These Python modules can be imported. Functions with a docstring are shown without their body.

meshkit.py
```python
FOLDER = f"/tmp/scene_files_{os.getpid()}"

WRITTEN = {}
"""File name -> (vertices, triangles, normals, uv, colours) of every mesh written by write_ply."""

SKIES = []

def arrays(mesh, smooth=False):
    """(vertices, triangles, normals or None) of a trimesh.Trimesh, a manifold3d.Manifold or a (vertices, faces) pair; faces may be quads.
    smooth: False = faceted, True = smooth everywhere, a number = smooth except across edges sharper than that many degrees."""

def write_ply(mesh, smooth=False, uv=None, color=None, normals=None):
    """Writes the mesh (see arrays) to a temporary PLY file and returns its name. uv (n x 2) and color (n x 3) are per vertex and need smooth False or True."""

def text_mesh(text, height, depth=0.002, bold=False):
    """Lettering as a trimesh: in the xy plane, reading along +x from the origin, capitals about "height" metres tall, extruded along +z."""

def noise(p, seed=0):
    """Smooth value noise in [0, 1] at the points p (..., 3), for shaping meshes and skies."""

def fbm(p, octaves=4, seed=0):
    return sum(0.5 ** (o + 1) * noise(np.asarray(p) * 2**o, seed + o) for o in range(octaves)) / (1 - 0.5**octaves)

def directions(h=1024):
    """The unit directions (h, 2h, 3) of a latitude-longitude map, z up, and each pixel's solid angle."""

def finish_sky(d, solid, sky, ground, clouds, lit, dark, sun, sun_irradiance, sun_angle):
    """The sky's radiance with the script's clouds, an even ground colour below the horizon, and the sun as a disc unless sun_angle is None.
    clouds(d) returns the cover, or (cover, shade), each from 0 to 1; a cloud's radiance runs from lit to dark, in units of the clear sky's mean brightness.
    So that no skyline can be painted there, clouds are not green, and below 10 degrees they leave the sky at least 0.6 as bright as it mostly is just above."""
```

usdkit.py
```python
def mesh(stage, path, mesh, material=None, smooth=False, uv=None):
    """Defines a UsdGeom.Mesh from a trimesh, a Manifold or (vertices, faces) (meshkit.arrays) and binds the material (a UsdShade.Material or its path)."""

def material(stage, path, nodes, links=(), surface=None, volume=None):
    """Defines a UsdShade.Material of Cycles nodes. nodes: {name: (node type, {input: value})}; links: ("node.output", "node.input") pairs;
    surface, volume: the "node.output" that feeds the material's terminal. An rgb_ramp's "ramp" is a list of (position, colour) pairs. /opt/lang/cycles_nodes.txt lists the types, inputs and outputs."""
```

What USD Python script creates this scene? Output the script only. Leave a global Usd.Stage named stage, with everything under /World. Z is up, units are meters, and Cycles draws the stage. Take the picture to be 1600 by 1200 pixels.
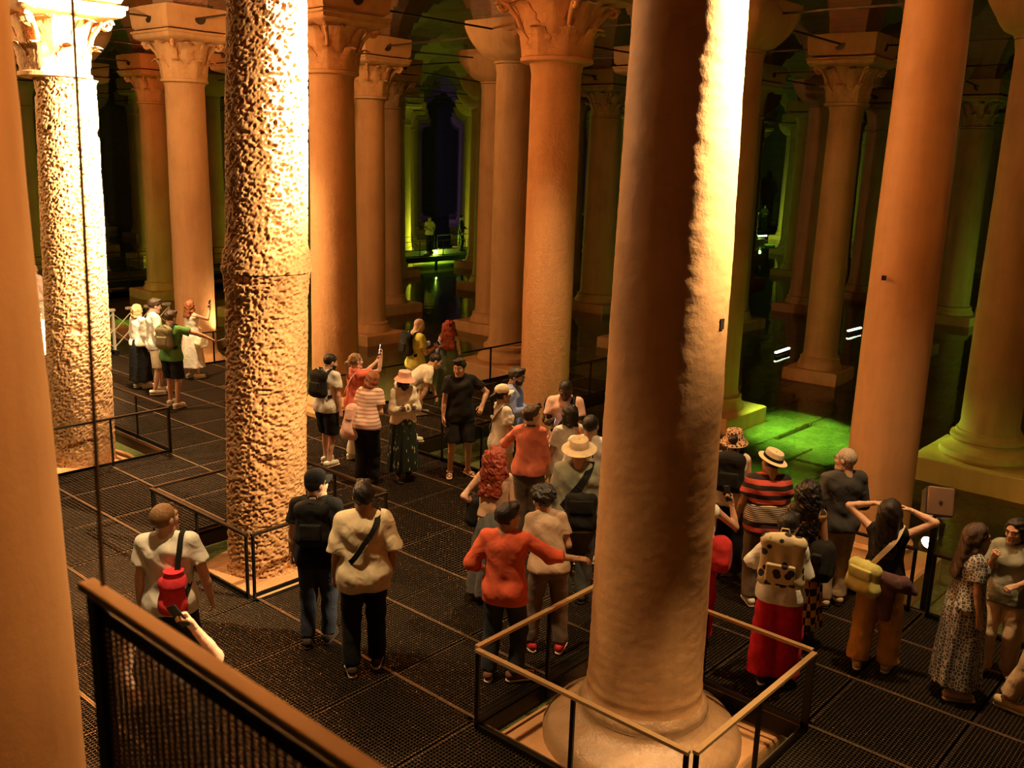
import math, random
import numpy as np
import trimesh
from scipy.optimize import brentq
import usdkit, meshkit
from pxr import Usd, UsdGeom, UsdLux, UsdShade, Gf, Sdf, Vt

stage = Usd.Stage.CreateInMemory()
UsdGeom.SetStageUpAxis(stage, UsdGeom.Tokens.z)
UsdGeom.SetStageMetersPerUnit(stage, 1.0)
UsdGeom.Xform.Define(stage, '/World')
random.seed(7)
rng = np.random.RandomState(7)

# ---------------------------------------------------------------- camera
# world x and y run along the two rows of columns, z = 0 is the top of the steel walkway
F_PX, PITCH, ROLL, YAW, CAM_Z = 1492.45, math.radians(13.3015), math.radians(1.744), math.radians(48.8389), 4.5
_cy, _sy = math.cos(YAW), math.sin(YAW)


def cam2w(X, Y):
    """metres right of and ahead of the camera -> world x, y"""
    return (X * _cy + Y * _sy, -X * _sy + Y * _cy)


_fw = np.array([*cam2w(0, math.cos(PITCH)), -math.sin(PITCH)])
_up = np.array([*cam2w(0, math.sin(PITCH)), math.cos(PITCH)])
_rt = np.array([*cam2w(1, 0), 0.0])
RIGHT = math.cos(ROLL) * _rt + math.sin(ROLL) * _up
UPV = -math.sin(ROLL) * _rt + math.cos(ROLL) * _up
EYE = np.array([0, 0, CAM_Z])
cam = UsdGeom.Camera.Define(stage, '/World/camera')
m = np.eye(4)
m[0, :3], m[1, :3], m[2, :3], m[3, :3] = RIGHT, UPV, -_fw, EYE
cam.AddTransformOp().Set(Gf.Matrix4d(m.tolist()))
cam.CreateHorizontalApertureAttr(36.0)
cam.CreateVerticalApertureAttr(27.0)
cam.CreateFocalLengthAttr(36.0 * F_PX / 1600)
cam.CreateClippingRangeAttr(Gf.Vec2f(0.1, 300))
cam.CreateFStopAttr(3.2)
cam.CreateFocusDistanceAttr(11.5)
cam.CreateExposureAttr(0.0)


def ray(x, y):
    return _fw + (x - 800) / F_PX * RIGHT - (y - 600) / F_PX * UPV


def at(x, y, z=0.0):
    """the point of the level z that the photograph shows at pixel x, y"""
    d = ray(x, y)
    return EYE + d * ((z - CAM_Z) / d[2])


def to_px(p):
    q = np.asarray(p, float) - EYE
    z = q @ _fw
    return 800 + F_PX * (q @ RIGHT) / z, 600 - F_PX * (q @ UPV) / z


# ---------------------------------------------------------------- lamps (out of the frame, up between the capitals) and faint air light
LIGHT_N = [0]


def lamp(pos, power, color, radius=0.12, target=None, angle=None, soft=0.3, path=None):
    """a lamp as a sphere of light; with target and half-angle a spotlight"""
    LIGHT_N[0] += 1
    l = UsdLux.SphereLight.Define(stage, path or f'/World/lamp_light_{LIGHT_N[0]:03d}')
    l.CreateRadiusAttr(radius)
    l.CreateNormalizeAttr(True)
    l.CreateIntensityAttr(power)
    l.CreateColorAttr(Gf.Vec3f(*color))
    mm = np.eye(4)
    if target is not None:
        z = np.asarray(pos, float) - np.asarray(target, float)
        z /= np.linalg.norm(z)
        x = np.cross([0.03, 0.02, 1], z)
        x /= np.linalg.norm(x)
        mm[0, :3], mm[1, :3], mm[2, :3] = x, np.cross(z, x), z
        s = UsdLux.ShapingAPI.Apply(l.GetPrim())
        s.CreateShapingConeAngleAttr(angle)
        s.CreateShapingConeSoftnessAttr(soft)
    mm[3, :3] = pos
    l.AddTransformOp().Set(Gf.Matrix4d(mm.tolist()))
    return l


WARM, AMBER, GREEN, LIME, BLUE = (1.0, .66, .30), (1.0, .44, .11), (.42, 1.0, .10), (.55, 1.0, .06), (.2, .16, 1.0)
dome = UsdLux.DomeLight.Define(stage, '/World/air_light')
dome.CreateIntensityAttr(0.002)
dome.CreateColorAttr(Gf.Vec3f(1.0, .5, .2))
K = 1.0
# three spotlights up between the capitals: on the huge column, the chipped column, the pitted column
lamp((8.15, 1.5, 6.9), 4800 * K, (1.0, .72, .36), .08, (6.2, 3.9, 5.5), 34, 1.0)
lamp((9.3, 6.5, 7.2), 34000 * K, (1.0, .76, .42), .07, (6.2, 9.4, 6.1), 33, 1.0)
lamp((8.4, 12.1, 7.0), 20000 * K, (1.0, .76, .42), .07, (6.4, 14.6, 5.4), 44, 1.0)
# downlights under the vault over the crowd
lamp((5.0, .9, 6.6), 520 * K, WARM, .1, (5.85, 3.1, -.35), 9, .7)
lamp((3.5, 6.0, 7.7), 620 * K, WARM, .12, (4.5, 6.4, 0), 33, .9)
lamp((9.5, 8.0, 7.8), 640 * K, WARM, .12, (9.2, 8.4, 0), 31, .6)
lamp((7.9, 2.6, 7.8), 520 * K, WARM, .12, (8.3, 2.6, 0), 34, .8)
lamp((8.6, 15.8, 7.6), 1500 * K, WARM, .12, (8.6, 15.6, 0), 42, .7)
# broad warm lamps behind the left columns, one on the column by the camera
lamp((3.0, 18.0, 6.6), 420 * K, WARM, .2)
lamp((8.8, 17.2, 6.8), 60 * K, WARM, .2)
lamp((3.1, 1.1, 6.6), 150 * K, (1.0, .46, .13), .2, (1.0, 3.5, 3.4), 38, .8)
lamp((12.5, -1.5, 6.2), 22 * K, AMBER, .25)
lamp((18.8, .8, 6.2), 22 * K, AMBER, .25)
lamp((14.0, 17.2, 6.9), 45 * K, AMBER, .2)
lamp((14.3, 27.5, 6.4), 45 * K, (1.0, .22, .05), .2)
# green lamps over the water
lamp((16.5, 8.4, 1.5), 440 * K, GREEN, .06, (17.6, 6.7, -.6), 50, .9)
lamp((12.9, 8.2, 2.0), 260 * K, GREEN, .06, (13.0, 6.3, -.6), 40, .9)
lamp((14.6, .6, 1.4), 25 * K, GREEN, .06, (14.6, 3.0, -.6), 50, .9)
for p_, w_, c_ in (((24.5, 14.0, .3), 12, GREEN), ((33.5, 34.6, .4), 120, LIME), ((38, 29, .3), 50, GREEN), ((13.2, 27.5, .2), 26, LIME),
                   ((22, 38, .3), 40, LIME), ((46, 27, .3), 50, GREEN), ((33, 6.5, .3), 30, GREEN), ((60, 30.5, .3), 90, GREEN), ((10.5, 36, .3), 40, LIME), ((26.5, 31, .2), 60, LIME)):
    lamp(p_, w_ * K, c_, .06)
lamp((47, 54, 2.5), 90 * K, BLUE, .3)
lamp((11.95, 19.1, .25), 60 * K, WARM, .05, (11.75, 19.6, 3.0), 50, .8)

# ---------------------------------------------------------------- materials
M = {}


def mat(name, nodes, links, surface='p.BSDF'):
    M[name] = usdkit.material(stage, f'/World/Looks/{name}', nodes, links, surface=surface)
    return M[name]


def plain(name, col, rough=.6, metal=0.0, spec=.5, emit=None):
    d = {'base_color': col, 'roughness': rough, 'metallic': metal, 'specular_ior_level': spec}
    if emit:
        d.update(emission_color=emit[0], emission_strength=emit[1])
    return mat(name, {'p': ('principled_bsdf', d)}, [])


def stone(name, c0, c1, rough=.85, bump=.6, scale=14.0, deep=.02, spec=.3):
    n = {'tc': ('texture_coordinate', {}),
         'a': ('noise_texture', {'scale': 1.3, 'detail': 5.0, 'roughness': .6}),
         'b': ('noise_texture', {'scale': scale, 'detail': 6.0, 'roughness': .65}),
         's': ('mapping', {'scale': (3.0, 3.0, .35)}),
         'c': ('noise_texture', {'scale': 1.6, 'detail': 4.0, 'roughness': .6}),
         'm': ('mix', {'mix_type': 'mix', 'fac': .45}),
         'r': ('rgb_ramp', {'ramp': [(.30, c1), (.52, c0), (.75, tuple(min(1, v * 1.18) for v in c0))]}),
         'bu': ('bump', {'strength': bump, 'distance': deep}),
         'p': ('principled_bsdf', {'roughness': rough, 'specular_ior_level': spec})}
    l = [('tc.object', 'a.vector'), ('tc.object', 'b.vector'), ('tc.object', 's.vector'), ('s.vector', 'c.vector'),
         ('a.color', 'm.color1'), ('c.color', 'm.color2'), ('m.color', 'r.fac'), ('r.color', 'p.base_color'),
         ('b.fac', 'bu.height'), ('bu.normal', 'p.normal')]
    return mat(name, n, l)


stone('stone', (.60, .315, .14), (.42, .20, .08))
stone('stone_smooth', (.62, .325, .14), (.43, .20, .075), rough=.55, bump=.28, scale=9.0, spec=.45)
stone('stone_chipped', (.66, .35, .16), (.46, .22, .09), bump=1.0, scale=30.0)
stone('stone_wet', (.42, .24, .12), (.22, .12, .06), rough=.28, bump=.7, scale=11.0, spec=.6)
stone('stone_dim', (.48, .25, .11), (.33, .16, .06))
mat('slab_stone', {'tc': ('geometry', {}), 'a': ('noise_texture', {'scale': 13.0, 'detail': 6.0, 'roughness': .75}), 'b': ('noise_texture', {'scale': 2.2, 'detail': 4.0}), 'm': ('mix', {'fac': .35}),
                   'r': ('rgb_ramp', {'ramp': [(.36, (.05, .05, .025)), (.50, (.28, .27, .15)), (.64, (.55, .52, .36))]}), 'bu': ('bump', {'strength': 1.0, 'distance': .09}),
                   'p': ('principled_bsdf', {'roughness': .35, 'specular_ior_level': .6})},
    [('tc.position', 'a.vector'), ('tc.position', 'b.vector'), ('a.color', 'm.color1'), ('b.color', 'm.color2'), ('m.color', 'r.fac'), ('r.color', 'p.base_color'), ('a.fac', 'bu.height'), ('bu.normal', 'p.normal')])
stone('mossy_stone', (.30, .28, .15), (.12, .10, .05), rough=.4, bump=1.0, scale=9.0, deep=.06, spec=.6)


def brick_mat(name, c1, c2, mortar):
    n = {'tc': ('geometry', {}), 'mp': ('mapping', {'rotation': (1.5708, 0, .6)}),
         'b': ('brick_texture', {'scale': 2.6, 'color1': c1, 'color2': c2, 'mortar': mortar, 'mortar_size': .03, 'brick_width': .8, 'row_height': .2}),
         'n': ('noise_texture', {'scale': 4.0, 'detail': 5.0}), 'mx': ('mix', {'mix_type': 'multiply', 'fac': .5}),
         'bu': ('bump', {'strength': .5, 'distance': .03}), 'p': ('principled_bsdf', {'roughness': .9, 'specular_ior_level': .2})}
    return mat(name, n, [('tc.position', 'mp.vector'), ('mp.vector', 'b.vector'), ('tc.position', 'n.vector'), ('b.color', 'mx.color1'), ('n.color', 'mx.color2'),
                         ('mx.color', 'p.base_color'), ('n.fac', 'bu.height'), ('bu.normal', 'p.normal')])


brick_mat('vault_brick', (.46, .22, .12), (.38, .18, .09), (.40, .27, .17))
brick_mat('wall_brick', (.30, .22, .16), (.24, .17, .12), (.28, .22, .17))
plain('black_steel', (.020, .017, .014), .38, .75)
plain('rail_steel', (.055, .04, .026), .34, .8)
plain('grating_steel', (.075, .051, .032), .5, .7)
plain('frame_steel', (.24, .16, .10), .42, .8)
plain('brass_rail', (.50, .31, .14), .42, .35)
plain('white_metal', (.75, .68, .55), .45, .1)
plain('iron', (.07, .045, .03), .6, .7)
plain('cable', (.16, .09, .04), .7, .2)
plain('lamp_body', (.16, .09, .05), .5, .4)
plain('lens_warm', (1, .8, .5), .3, emit=((1.0, .72, .42), 14.0))
plain('lens_green', (.8, 1, .4), .3, emit=((.55, 1.0, .2), 10.0))
plain('strip_white', (1, 1, .9), .3, emit=((.9, 1.0, .72), 3.0))
plain('screen', (.3, .3, .35), .3, emit=((.7, .82, 1.0), 5.0))
plain('phone_body', (.02, .02, .025), .25)
# water: a clear film that mirrors more at a low angle
mat('water', {'tc': ('geometry', {}), 'n': ('noise_texture', {'scale': 2.2, 'detail': 3.0}), 'bu': ('bump', {'strength': .12, 'distance': .05}), 'f': ('fresnel', {'IOR': 1.33}),
              't': ('transparent_bsdf', {'color': (.80, .88, .68)}), 'g': ('glossy_bsdf', {'color': (1, 1, 1), 'roughness': .03}), 'x': ('mix_closure', {})},
    [('tc.position', 'n.vector'), ('n.fac', 'bu.height'), ('bu.normal', 'g.normal'), ('bu.normal', 'f.normal'), ('f.fac', 'x.fac'), ('t.BSDF', 'x.closure1'), ('g.BSDF', 'x.closure2')], surface='x.closure')


def cloth(name, col, rough=.85, vary=.12):
    n = {'tc': ('texture_coordinate', {}), 'n': ('noise_texture', {'scale': 8.0, 'detail': 1.5, 'distortion': .8}), 'w': ('noise_texture', {'scale': 260.0, 'detail': 2.0}),
         'r': ('rgb_ramp', {'ramp': [(.3, tuple(v * (1 - vary) for v in col)), (.7, tuple(min(1, v * (1 + vary)) for v in col))]}),
         'bu': ('bump', {'strength': .45, 'distance': .03}), 'p': ('principled_bsdf', {'roughness': rough, 'specular_ior_level': .2, 'sheen_weight': .02})}
    return mat(name, n, [('tc.object', 'n.vector'), ('tc.object', 'w.vector'), ('n.fac', 'r.fac'), ('r.color', 'p.base_color'), ('n.fac', 'bu.height'), ('bu.normal', 'p.normal')])


for _n, _c in dict(white_cotton=(.80, .77, .70), cream_cotton=(.78, .68, .52), tan_linen=(.74, .60, .40), black_cotton=(.008, .0075, .008), navy_denim=(.035, .042, .065), dark_denim=(.03, .034, .045),
                   coral_knit=(.80, .24, .15), rust_shirt=(.66, .11, .05), taupe_knit=(.42, .29, .19), brown_twill=(.14, .10, .07), sage_shirt=(.30, .31, .24), yellow_polo=(.80, .72, .14),
                   green_tee=(.10, .24, .06), olive_canvas=(.20, .17, .09), beige_cotton=(.78, .66, .45), red_satin=(.60, .015, .03), mustard_twill=(.62, .33, .06), lime_bag=(.52, .50, .16),
                   grey_tee=(.25, .26, .21), sand_trouser=(.70, .50, .32), khaki=(.40, .28, .17), charcoal_jacket=(.055, .052, .052), blue_shirt=(.24, .30, .55), peach_polo=(.82, .52, .40),
                   green_dress=(.07, .10, .05), tank_tan=(.66, .40, .25), red_tee=(.72, .17, .11), pink_hat=(.85, .45, .34), sunhat=(.82, .66, .42), red_leather=(.50, .03, .03), red_nylon=(.78, .05, .07),
                   white_shoe=(.82, .78, .70), tan_shoe=(.66, .48, .30), dark_shoe=(.05, .035, .03), brown_shoe=(.17, .07, .05), sole_white=(.75, .62, .48), orange_strap=(.75, .16, .05), dark_bag=(.012, .012, .011),
                   pink_scarf=(.80, .50, .42), grey_dark=(.08, .075, .07), skirt_grey=(.12, .115, .11), purple_dark=(.10, .05, .05), silhouette=(.015, .014, .012)).items():
    cloth(_n, _c)


def two_tone(name, ca, cb, kind, scale, lo=.48, hi=.52, stretch=(1, 1, 1), rot=(0, 0, 0)):
    tex = {'wave': ('wave_texture', {'scale': scale, 'distortion': .0, 'bands_direction': 'z'}), 'diag': ('wave_texture', {'scale': scale, 'distortion': 1.0, 'bands_direction': 'diagonal'}),
           'voro': ('voronoi_texture', {'scale': scale, 'feature': 'f1', 'randomness': .9}), 'edge': ('voronoi_texture', {'scale': scale, 'feature': 'distance_to_edge', 'randomness': .6}),
           'check': ('checker_texture', {'scale': scale, 'color1': (0, 0, 0), 'color2': (1, 1, 1)}), 'noise': ('noise_texture', {'scale': scale, 'detail': 1.0})}[kind]
    out = {'wave': 'fac', 'diag': 'fac', 'voro': 'distance', 'edge': 'distance', 'check': 'fac', 'noise': 'fac'}[kind]
    n = {'tc': ('texture_coordinate', {}), 'mp': ('mapping', {'scale': stretch, 'rotation': rot}), 't': tex, 'r': ('rgb_ramp', {'ramp': [(lo, ca), (hi, cb)]}),
         'p': ('principled_bsdf', {'roughness': .85, 'specular_ior_level': .2})}
    return mat(name, n, [('tc.object', 'mp.vector'), ('mp.vector', 't.vector'), ('t.' + out, 'r.fac'), ('r.color', 'p.base_color')])


two_tone('stripe_pink', (.80, .66, .55), (.62, .26, .20), 'wave', 6.5, .55, .75)
two_tone('stripe_red_black', (.62, .10, .07), (.03, .02, .02), 'wave', 3.2, .45, .55)
two_tone('stripe_fine', (.62, .50, .36), (.07, .05, .05), 'wave', 16.0, .45, .55)
two_tone('leaf_print', (.50, .52, .40), (.018, .028, .022), 'voro', 10.0, .20, .25, (2.6, 2.6, .8), (.7, .3, 0))
two_tone('leopard_hat', (.05, .03, .02), (.62, .38, .22), 'voro', 40.0, .38, .5)
two_tone('leopard_pack', (.03, .028, .03), (.66, .55, .34), 'voro', 12.0, .36, .42)
two_tone('lattice_print', (.50, .47, .42), (.07, .075, .085), 'edge', 34.0, .05, .14)
two_tone('check_print', (.025, .02, .02), (.62, .36, .14), 'check', 14.0, .45, .55)


def skin(name, col):
    return mat(name, {'tc': ('texture_coordinate', {}), 'n': ('noise_texture', {'scale': 30.0, 'detail': 3.0}), 'r': ('rgb_ramp', {'ramp': [(.3, tuple(v * .92 for v in col)), (.7, tuple(v * 1.06 for v in col))]}),
                      'p': ('principled_bsdf', {'roughness': .5, 'specular_ior_level': .4, 'subsurface_weight': .08, 'subsurface_scale': .01})}, [('tc.object', 'n.vector'), ('n.fac', 'r.fac'), ('r.color', 'p.base_color')])


skin('skin_fair', (.68, .42, .30))
skin('skin_tan', (.56, .32, .21))
skin('skin_olive', (.46, .26, .16))
skin('skin_dark', (.07, .036, .022))
plain('lip', (.42, .13, .10), .4)
plain('eye_white', (.75, .72, .68), .2)
plain('iris', (.03, .015, .01), .1)


def hairm(name, col):
    return mat(name, {'tc': ('texture_coordinate', {}), 'mp': ('mapping', {'scale': (60, 60, 9)}), 'n': ('noise_texture', {'scale': 2.0, 'detail': 4.0}),
                      'r': ('rgb_ramp', {'ramp': [(.3, tuple(v * .6 for v in col)), (.7, tuple(min(1, v * 1.35) for v in col))]}), 'bu': ('bump', {'strength': .7, 'distance': .01}),
                      'p': ('principled_bsdf', {'roughness': .45, 'specular_ior_level': .4})}, [('tc.object', 'mp.vector'), ('mp.vector', 'n.vector'), ('n.fac', 'r.fac'), ('r.color', 'p.base_color'), ('n.fac', 'bu.height'), ('bu.normal', 'p.normal')])


for _n, _c in dict(hair_black=(.012, .009, .008), hair_brown=(.05, .026, .014), hair_red=(.24, .035, .014), hair_auburn=(.28, .09, .035), hair_blond=(.52, .34, .15), hair_light=(.26, .14, .06), hair_grey=(.45, .36, .28)).items():
    hairm(_n, _c)

# ---------------------------------------------------------------- helpers for prims
USED = {}


def numbered(path):
    n = USED.get(path, 0)
    USED[path] = n + 1
    return path if n == 0 else f'{path}_{n:03d}'


def tag(p, label=None, cat=None, group=None, kind=None):
    p = p.GetPrim() if hasattr(p, 'GetPrim') else p
    for k, v in (('label', label), ('category', cat), ('group', group), ('kind', kind)):
        if v:
            p.SetCustomDataByKey(k, v)
    return p


def path_of(parent):
    return '/World' if parent is None else str(parent.GetPath())


def obj(name, mesh, material, parent=None, smooth=40, label=None):
    p = usdkit.mesh(stage, numbered(f'{path_of(parent)}/{name}'), mesh, M[material] if isinstance(material, str) else material, smooth=smooth)
    if label:
        tag(p, label)
    return p


def thing(name, label, cat, loc=(0, 0, 0), rz=0.0, group=None, kind=None):
    x = UsdGeom.Xform.Define(stage, numbered('/World/' + name))
    x.AddTranslateOp().Set(Gf.Vec3d(*map(float, loc)))
    if rz:
        x.AddRotateZOp().Set(float(rz))
    tag(x, label, cat, group, kind)
    return x


cat = trimesh.util.concatenate


def box(c, s, rz=0.0):
    b = trimesh.creation.box(s)
    if rz:
        b.apply_transform(trimesh.transformations.rotation_matrix(rz, [0, 0, 1]))
    b.apply_translation(c)
    return b


def bar(a, b, w, h=None, up=(0, 0, 1)):
    """a square bar from a to b"""
    a, b = np.asarray(a, float), np.asarray(b, float)
    d = b - a
    L = np.linalg.norm(d)
    z = d / L
    u = np.array(up, float)
    if abs(z @ u) > .95:
        u = np.array([1.0, 0, 0])
    x = np.cross(u, z)
    x /= np.linalg.norm(x)
    y = np.cross(z, x)
    m = np.eye(4)
    m[:3, 0], m[:3, 1], m[:3, 2], m[:3, 3] = x, y, z, (a + b) / 2
    g = trimesh.creation.box((w, h or w, L))
    g.apply_transform(m)
    return g


def tube(pts, r, n=8, close=True):
    pts = np.asarray(pts, float)
    r = np.broadcast_to(np.asarray(r, float), len(pts))
    t = np.gradient(pts, axis=0)
    t /= np.linalg.norm(t, axis=1, keepdims=True)
    u = np.array([0, 0, 1.0]) if abs(t[0] @ [0, 0, 1]) < .9 else np.array([1.0, 0, 0])
    V = []
    a = np.arange(n) / n * 2 * np.pi
    for k in range(len(pts)):
        u = u - t[k] * (u @ t[k])
        u /= np.linalg.norm(u)
        v = np.cross(t[k], u)
        V.append(pts[k] + r[k] * (np.cos(a)[:, None] * u + np.sin(a)[:, None] * v))
    V = np.vstack(V)
    f = []
    for k in range(len(pts) - 1):
        for i in range(n):
            j = (i + 1) % n
            f += [(k * n + i, k * n + j, (k + 1) * n + j), (k * n + i, (k + 1) * n + j, (k + 1) * n + i)]
    b = len(V)
    V = np.vstack([V, pts[:1], pts[-1:]])
    for i in range(n):
        j = (i + 1) % n
        f += [(b, j, i), (b + 1, (len(pts) - 1) * n + i, (len(pts) - 1) * n + j)]
    return trimesh.Trimesh(V, f, process=False)


def lathe(prof, n=48, closed=True):
    """profile of (r, z), from the bottom up"""
    prof = np.asarray(prof, float)
    a = np.arange(n) / n * 2 * np.pi
    V = np.stack([np.outer(prof[:, 0], np.cos(a)), np.outer(prof[:, 0], np.sin(a)), np.repeat(prof[:, 1:2], n, 1)], -1).reshape(-1, 3)
    f = []
    for k in range(len(prof) - 1):
        i = np.arange(n)
        j = (i + 1) % n
        f.append(np.stack([k * n + i, k * n + j, (k + 1) * n + j], 1))
        f.append(np.stack([k * n + i, (k + 1) * n + j, (k + 1) * n + i], 1))
    f = np.vstack(f)
    if closed:
        b = len(V)
        V = np.vstack([V, [0, 0, prof[0, 1]], [0, 0, prof[-1, 1]]])
        i = np.arange(n)
        j = (i + 1) % n
        e = (len(prof) - 1) * n
        f = np.vstack([f, np.stack([np.full(n, b), j, i], 1), np.stack([np.full(n, b + 1), e + i, e + j], 1)])
    return trimesh.Trimesh(V, f, process=False)


def rbox(s, r=.02, c=(0, 0, 0)):
    """box with rounded edges"""
    import manifold3d as m3
    h = np.asarray(s, float) / 2 - r
    sp = m3.Manifold.sphere(r, 8)
    g = m3.Manifold.batch_hull([sp.translate((x, y, z)) for x in (-h[0], h[0]) for y in (-h[1], h[1]) for z in (-h[2], h[2])])
    mm = g.to_mesh()
    t = trimesh.Trimesh(np.array(mm.vert_properties)[:, :3], np.array(mm.tri_verts), process=False)
    t.apply_translation(c)
    return t


def rotm(ax, deg):
    return trimesh.transformations.rotation_matrix(math.radians(deg), ax)[:3, :3]
# ---------------------------------------------------------------- the lattice of columns
SHAFT_TOP, CAP_H, IMPOST_H = 5.86, 1.06, .45
SPRING = SHAFT_TOP + CAP_H + IMPOST_H
WATER_Z, FLOOR_Z = -.5, -.62
NODE = {}
for i in range(-2, 13):
    for j in range(-2, 12):
        NODE[i, j] = np.array([6.25 + 5.2 * i, 3.9 + 5.32 * j])


def put_node(i, j, px, py, z):
    NODE[i, j] = at(px, py, z)[:2]


put_node(0, 0, 1005, 1085, .15)
put_node(0, 1, 418, 885, -.4)
put_node(0, 2, 133, 722, -.4)
put_node(1, 0, 1362, 845, .0)
put_node(2, 0, 1545, 675, .3)
put_node(3, 1, 1281, 560, .0)
put_node(1, 2, 525, 645, -.5)
put_node(1, 3, 308, 548, -.05)
NODE[1, 1] = at(849, 640, .6)[:2]
put_node(2, 2, 793, 530, .37)
put_node(2, 3, 579, 510, -.1)
put_node(4, 3, 933, 462, -.05)
put_node(3, 3, 768, 490, .0)
put_node(3, 4, 606, 462, -.0)
put_node(2, 5, 254, 446, -.1)
put_node(5, 1, 1488, 480, .0)
NODE[-1, 0] = np.array([1.05, 3.80])


def fbm3(p, s, o=4, seed=0):
    return meshkit.fbm(np.asarray(p) * s, o, seed) - .5


def shaft_mesh(r0, r1, z0, z1, n=64, nz=40, amp=.006, fscale=1.2, seed=0, chip=0.0, collar=None, fine=0.0):
    """a shaft with a soft swelling, hand-worked unevenness and, with chip, a hacked surface"""
    z = np.linspace(z0, z1, nz)
    t = (z - z0) / (z1 - z0)
    r = r0 + (r1 - r0) * t + .018 * r0 * np.sin(np.pi * t)
    e = np.clip(1 - (z - z0) / .16, 0, 1)
    r = r + .045 * r0 / .5 * e ** 2
    e = np.clip(1 - (z1 - z) / .10, 0, 1)
    r = r + .03 * e ** 2
    if collar:
        for zc, hw, out in collar:
            r = r + out * np.exp(-((z - zc) / hw) ** 4)
    a = np.arange(n) / n * 2 * np.pi
    ca, sa = np.cos(a), np.sin(a)
    R = np.repeat(r[:, None], n, 1)
    P = np.stack([R * ca, R * sa, np.repeat(z[:, None], n, 1)], -1)
    d = amp * 2 * fbm3(P, fscale, 3, seed)
    if fine:
        d = d + fine * (fbm3(P, 6.0, 3, seed + 31) + .8 * fbm3(P * [1, 1, 2.2], 11.0, 2, seed + 32))
    if chip:
        f = fbm3(P, 22.0, 2, seed + 5)
        f2 = fbm3(P, 40.0, 1, seed + 6)
        g = np.clip(fbm3(P * [1, 1, .7], 5.5, 3, seed + 9), -.5, .5)
        d = d + chip * (-1.0 * np.clip(f - .0, 0, 1) * 2.0 - 1.0 * np.clip(f2 - .03, 0, 1) * 2.0 - 1.2 * np.clip(g - .12, 0, 1) * 3.0 + .45 * f)
    R = R + d
    V = np.stack([R * ca, R * sa, P[..., 2]], -1).reshape(-1, 3)
    k, q = np.meshgrid(np.arange(nz - 1), np.arange(n), indexing='ij')
    k, q = k.ravel(), q.ravel()
    q2 = (q + 1) % n
    f = np.vstack([np.stack([k * n + q, k * n + q2, (k + 1) * n + q2], 1), np.stack([k * n + q, (k + 1) * n + q2, (k + 1) * n + q], 1)])
    return trimesh.Trimesh(V, f, process=False)


def square_loft(levels, n=12, power=None):
    """levels of (half width, z, squareness 0 = round .. 1 = square)"""
    a = np.arange(n * 4) / (n * 4) * 2 * np.pi + np.pi / 4
    sq = 1 / np.maximum(np.abs(np.cos(a)), np.abs(np.sin(a)))
    V = []
    for hw, z, s in levels:
        rr = hw * (1 + s * (sq - 1))
        V.append(np.stack([rr * np.cos(a), rr * np.sin(a), np.full(len(a), z)], 1))
    N = len(a)
    f = []
    for k in range(len(levels) - 1):
        i = np.arange(N)
        j = (i + 1) % N
        f += [np.stack([k * N + i, k * N + j, (k + 1) * N + j], 1), np.stack([k * N + i, (k + 1) * N + j, (k + 1) * N + i], 1)]
    V = np.vstack(V + [[[0, 0, levels[0][1]], [0, 0, levels[-1][1]]]])
    b = len(V) - 2
    i = np.arange(N)
    j = (i + 1) % N
    e = (len(levels) - 1) * N
    f += [np.stack([np.full(N, b), j, i], 1), np.stack([np.full(N, b + 1), e + i, e + j], 1)]
    return trimesh.Trimesh(V, np.vstack(f), process=False)


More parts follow.
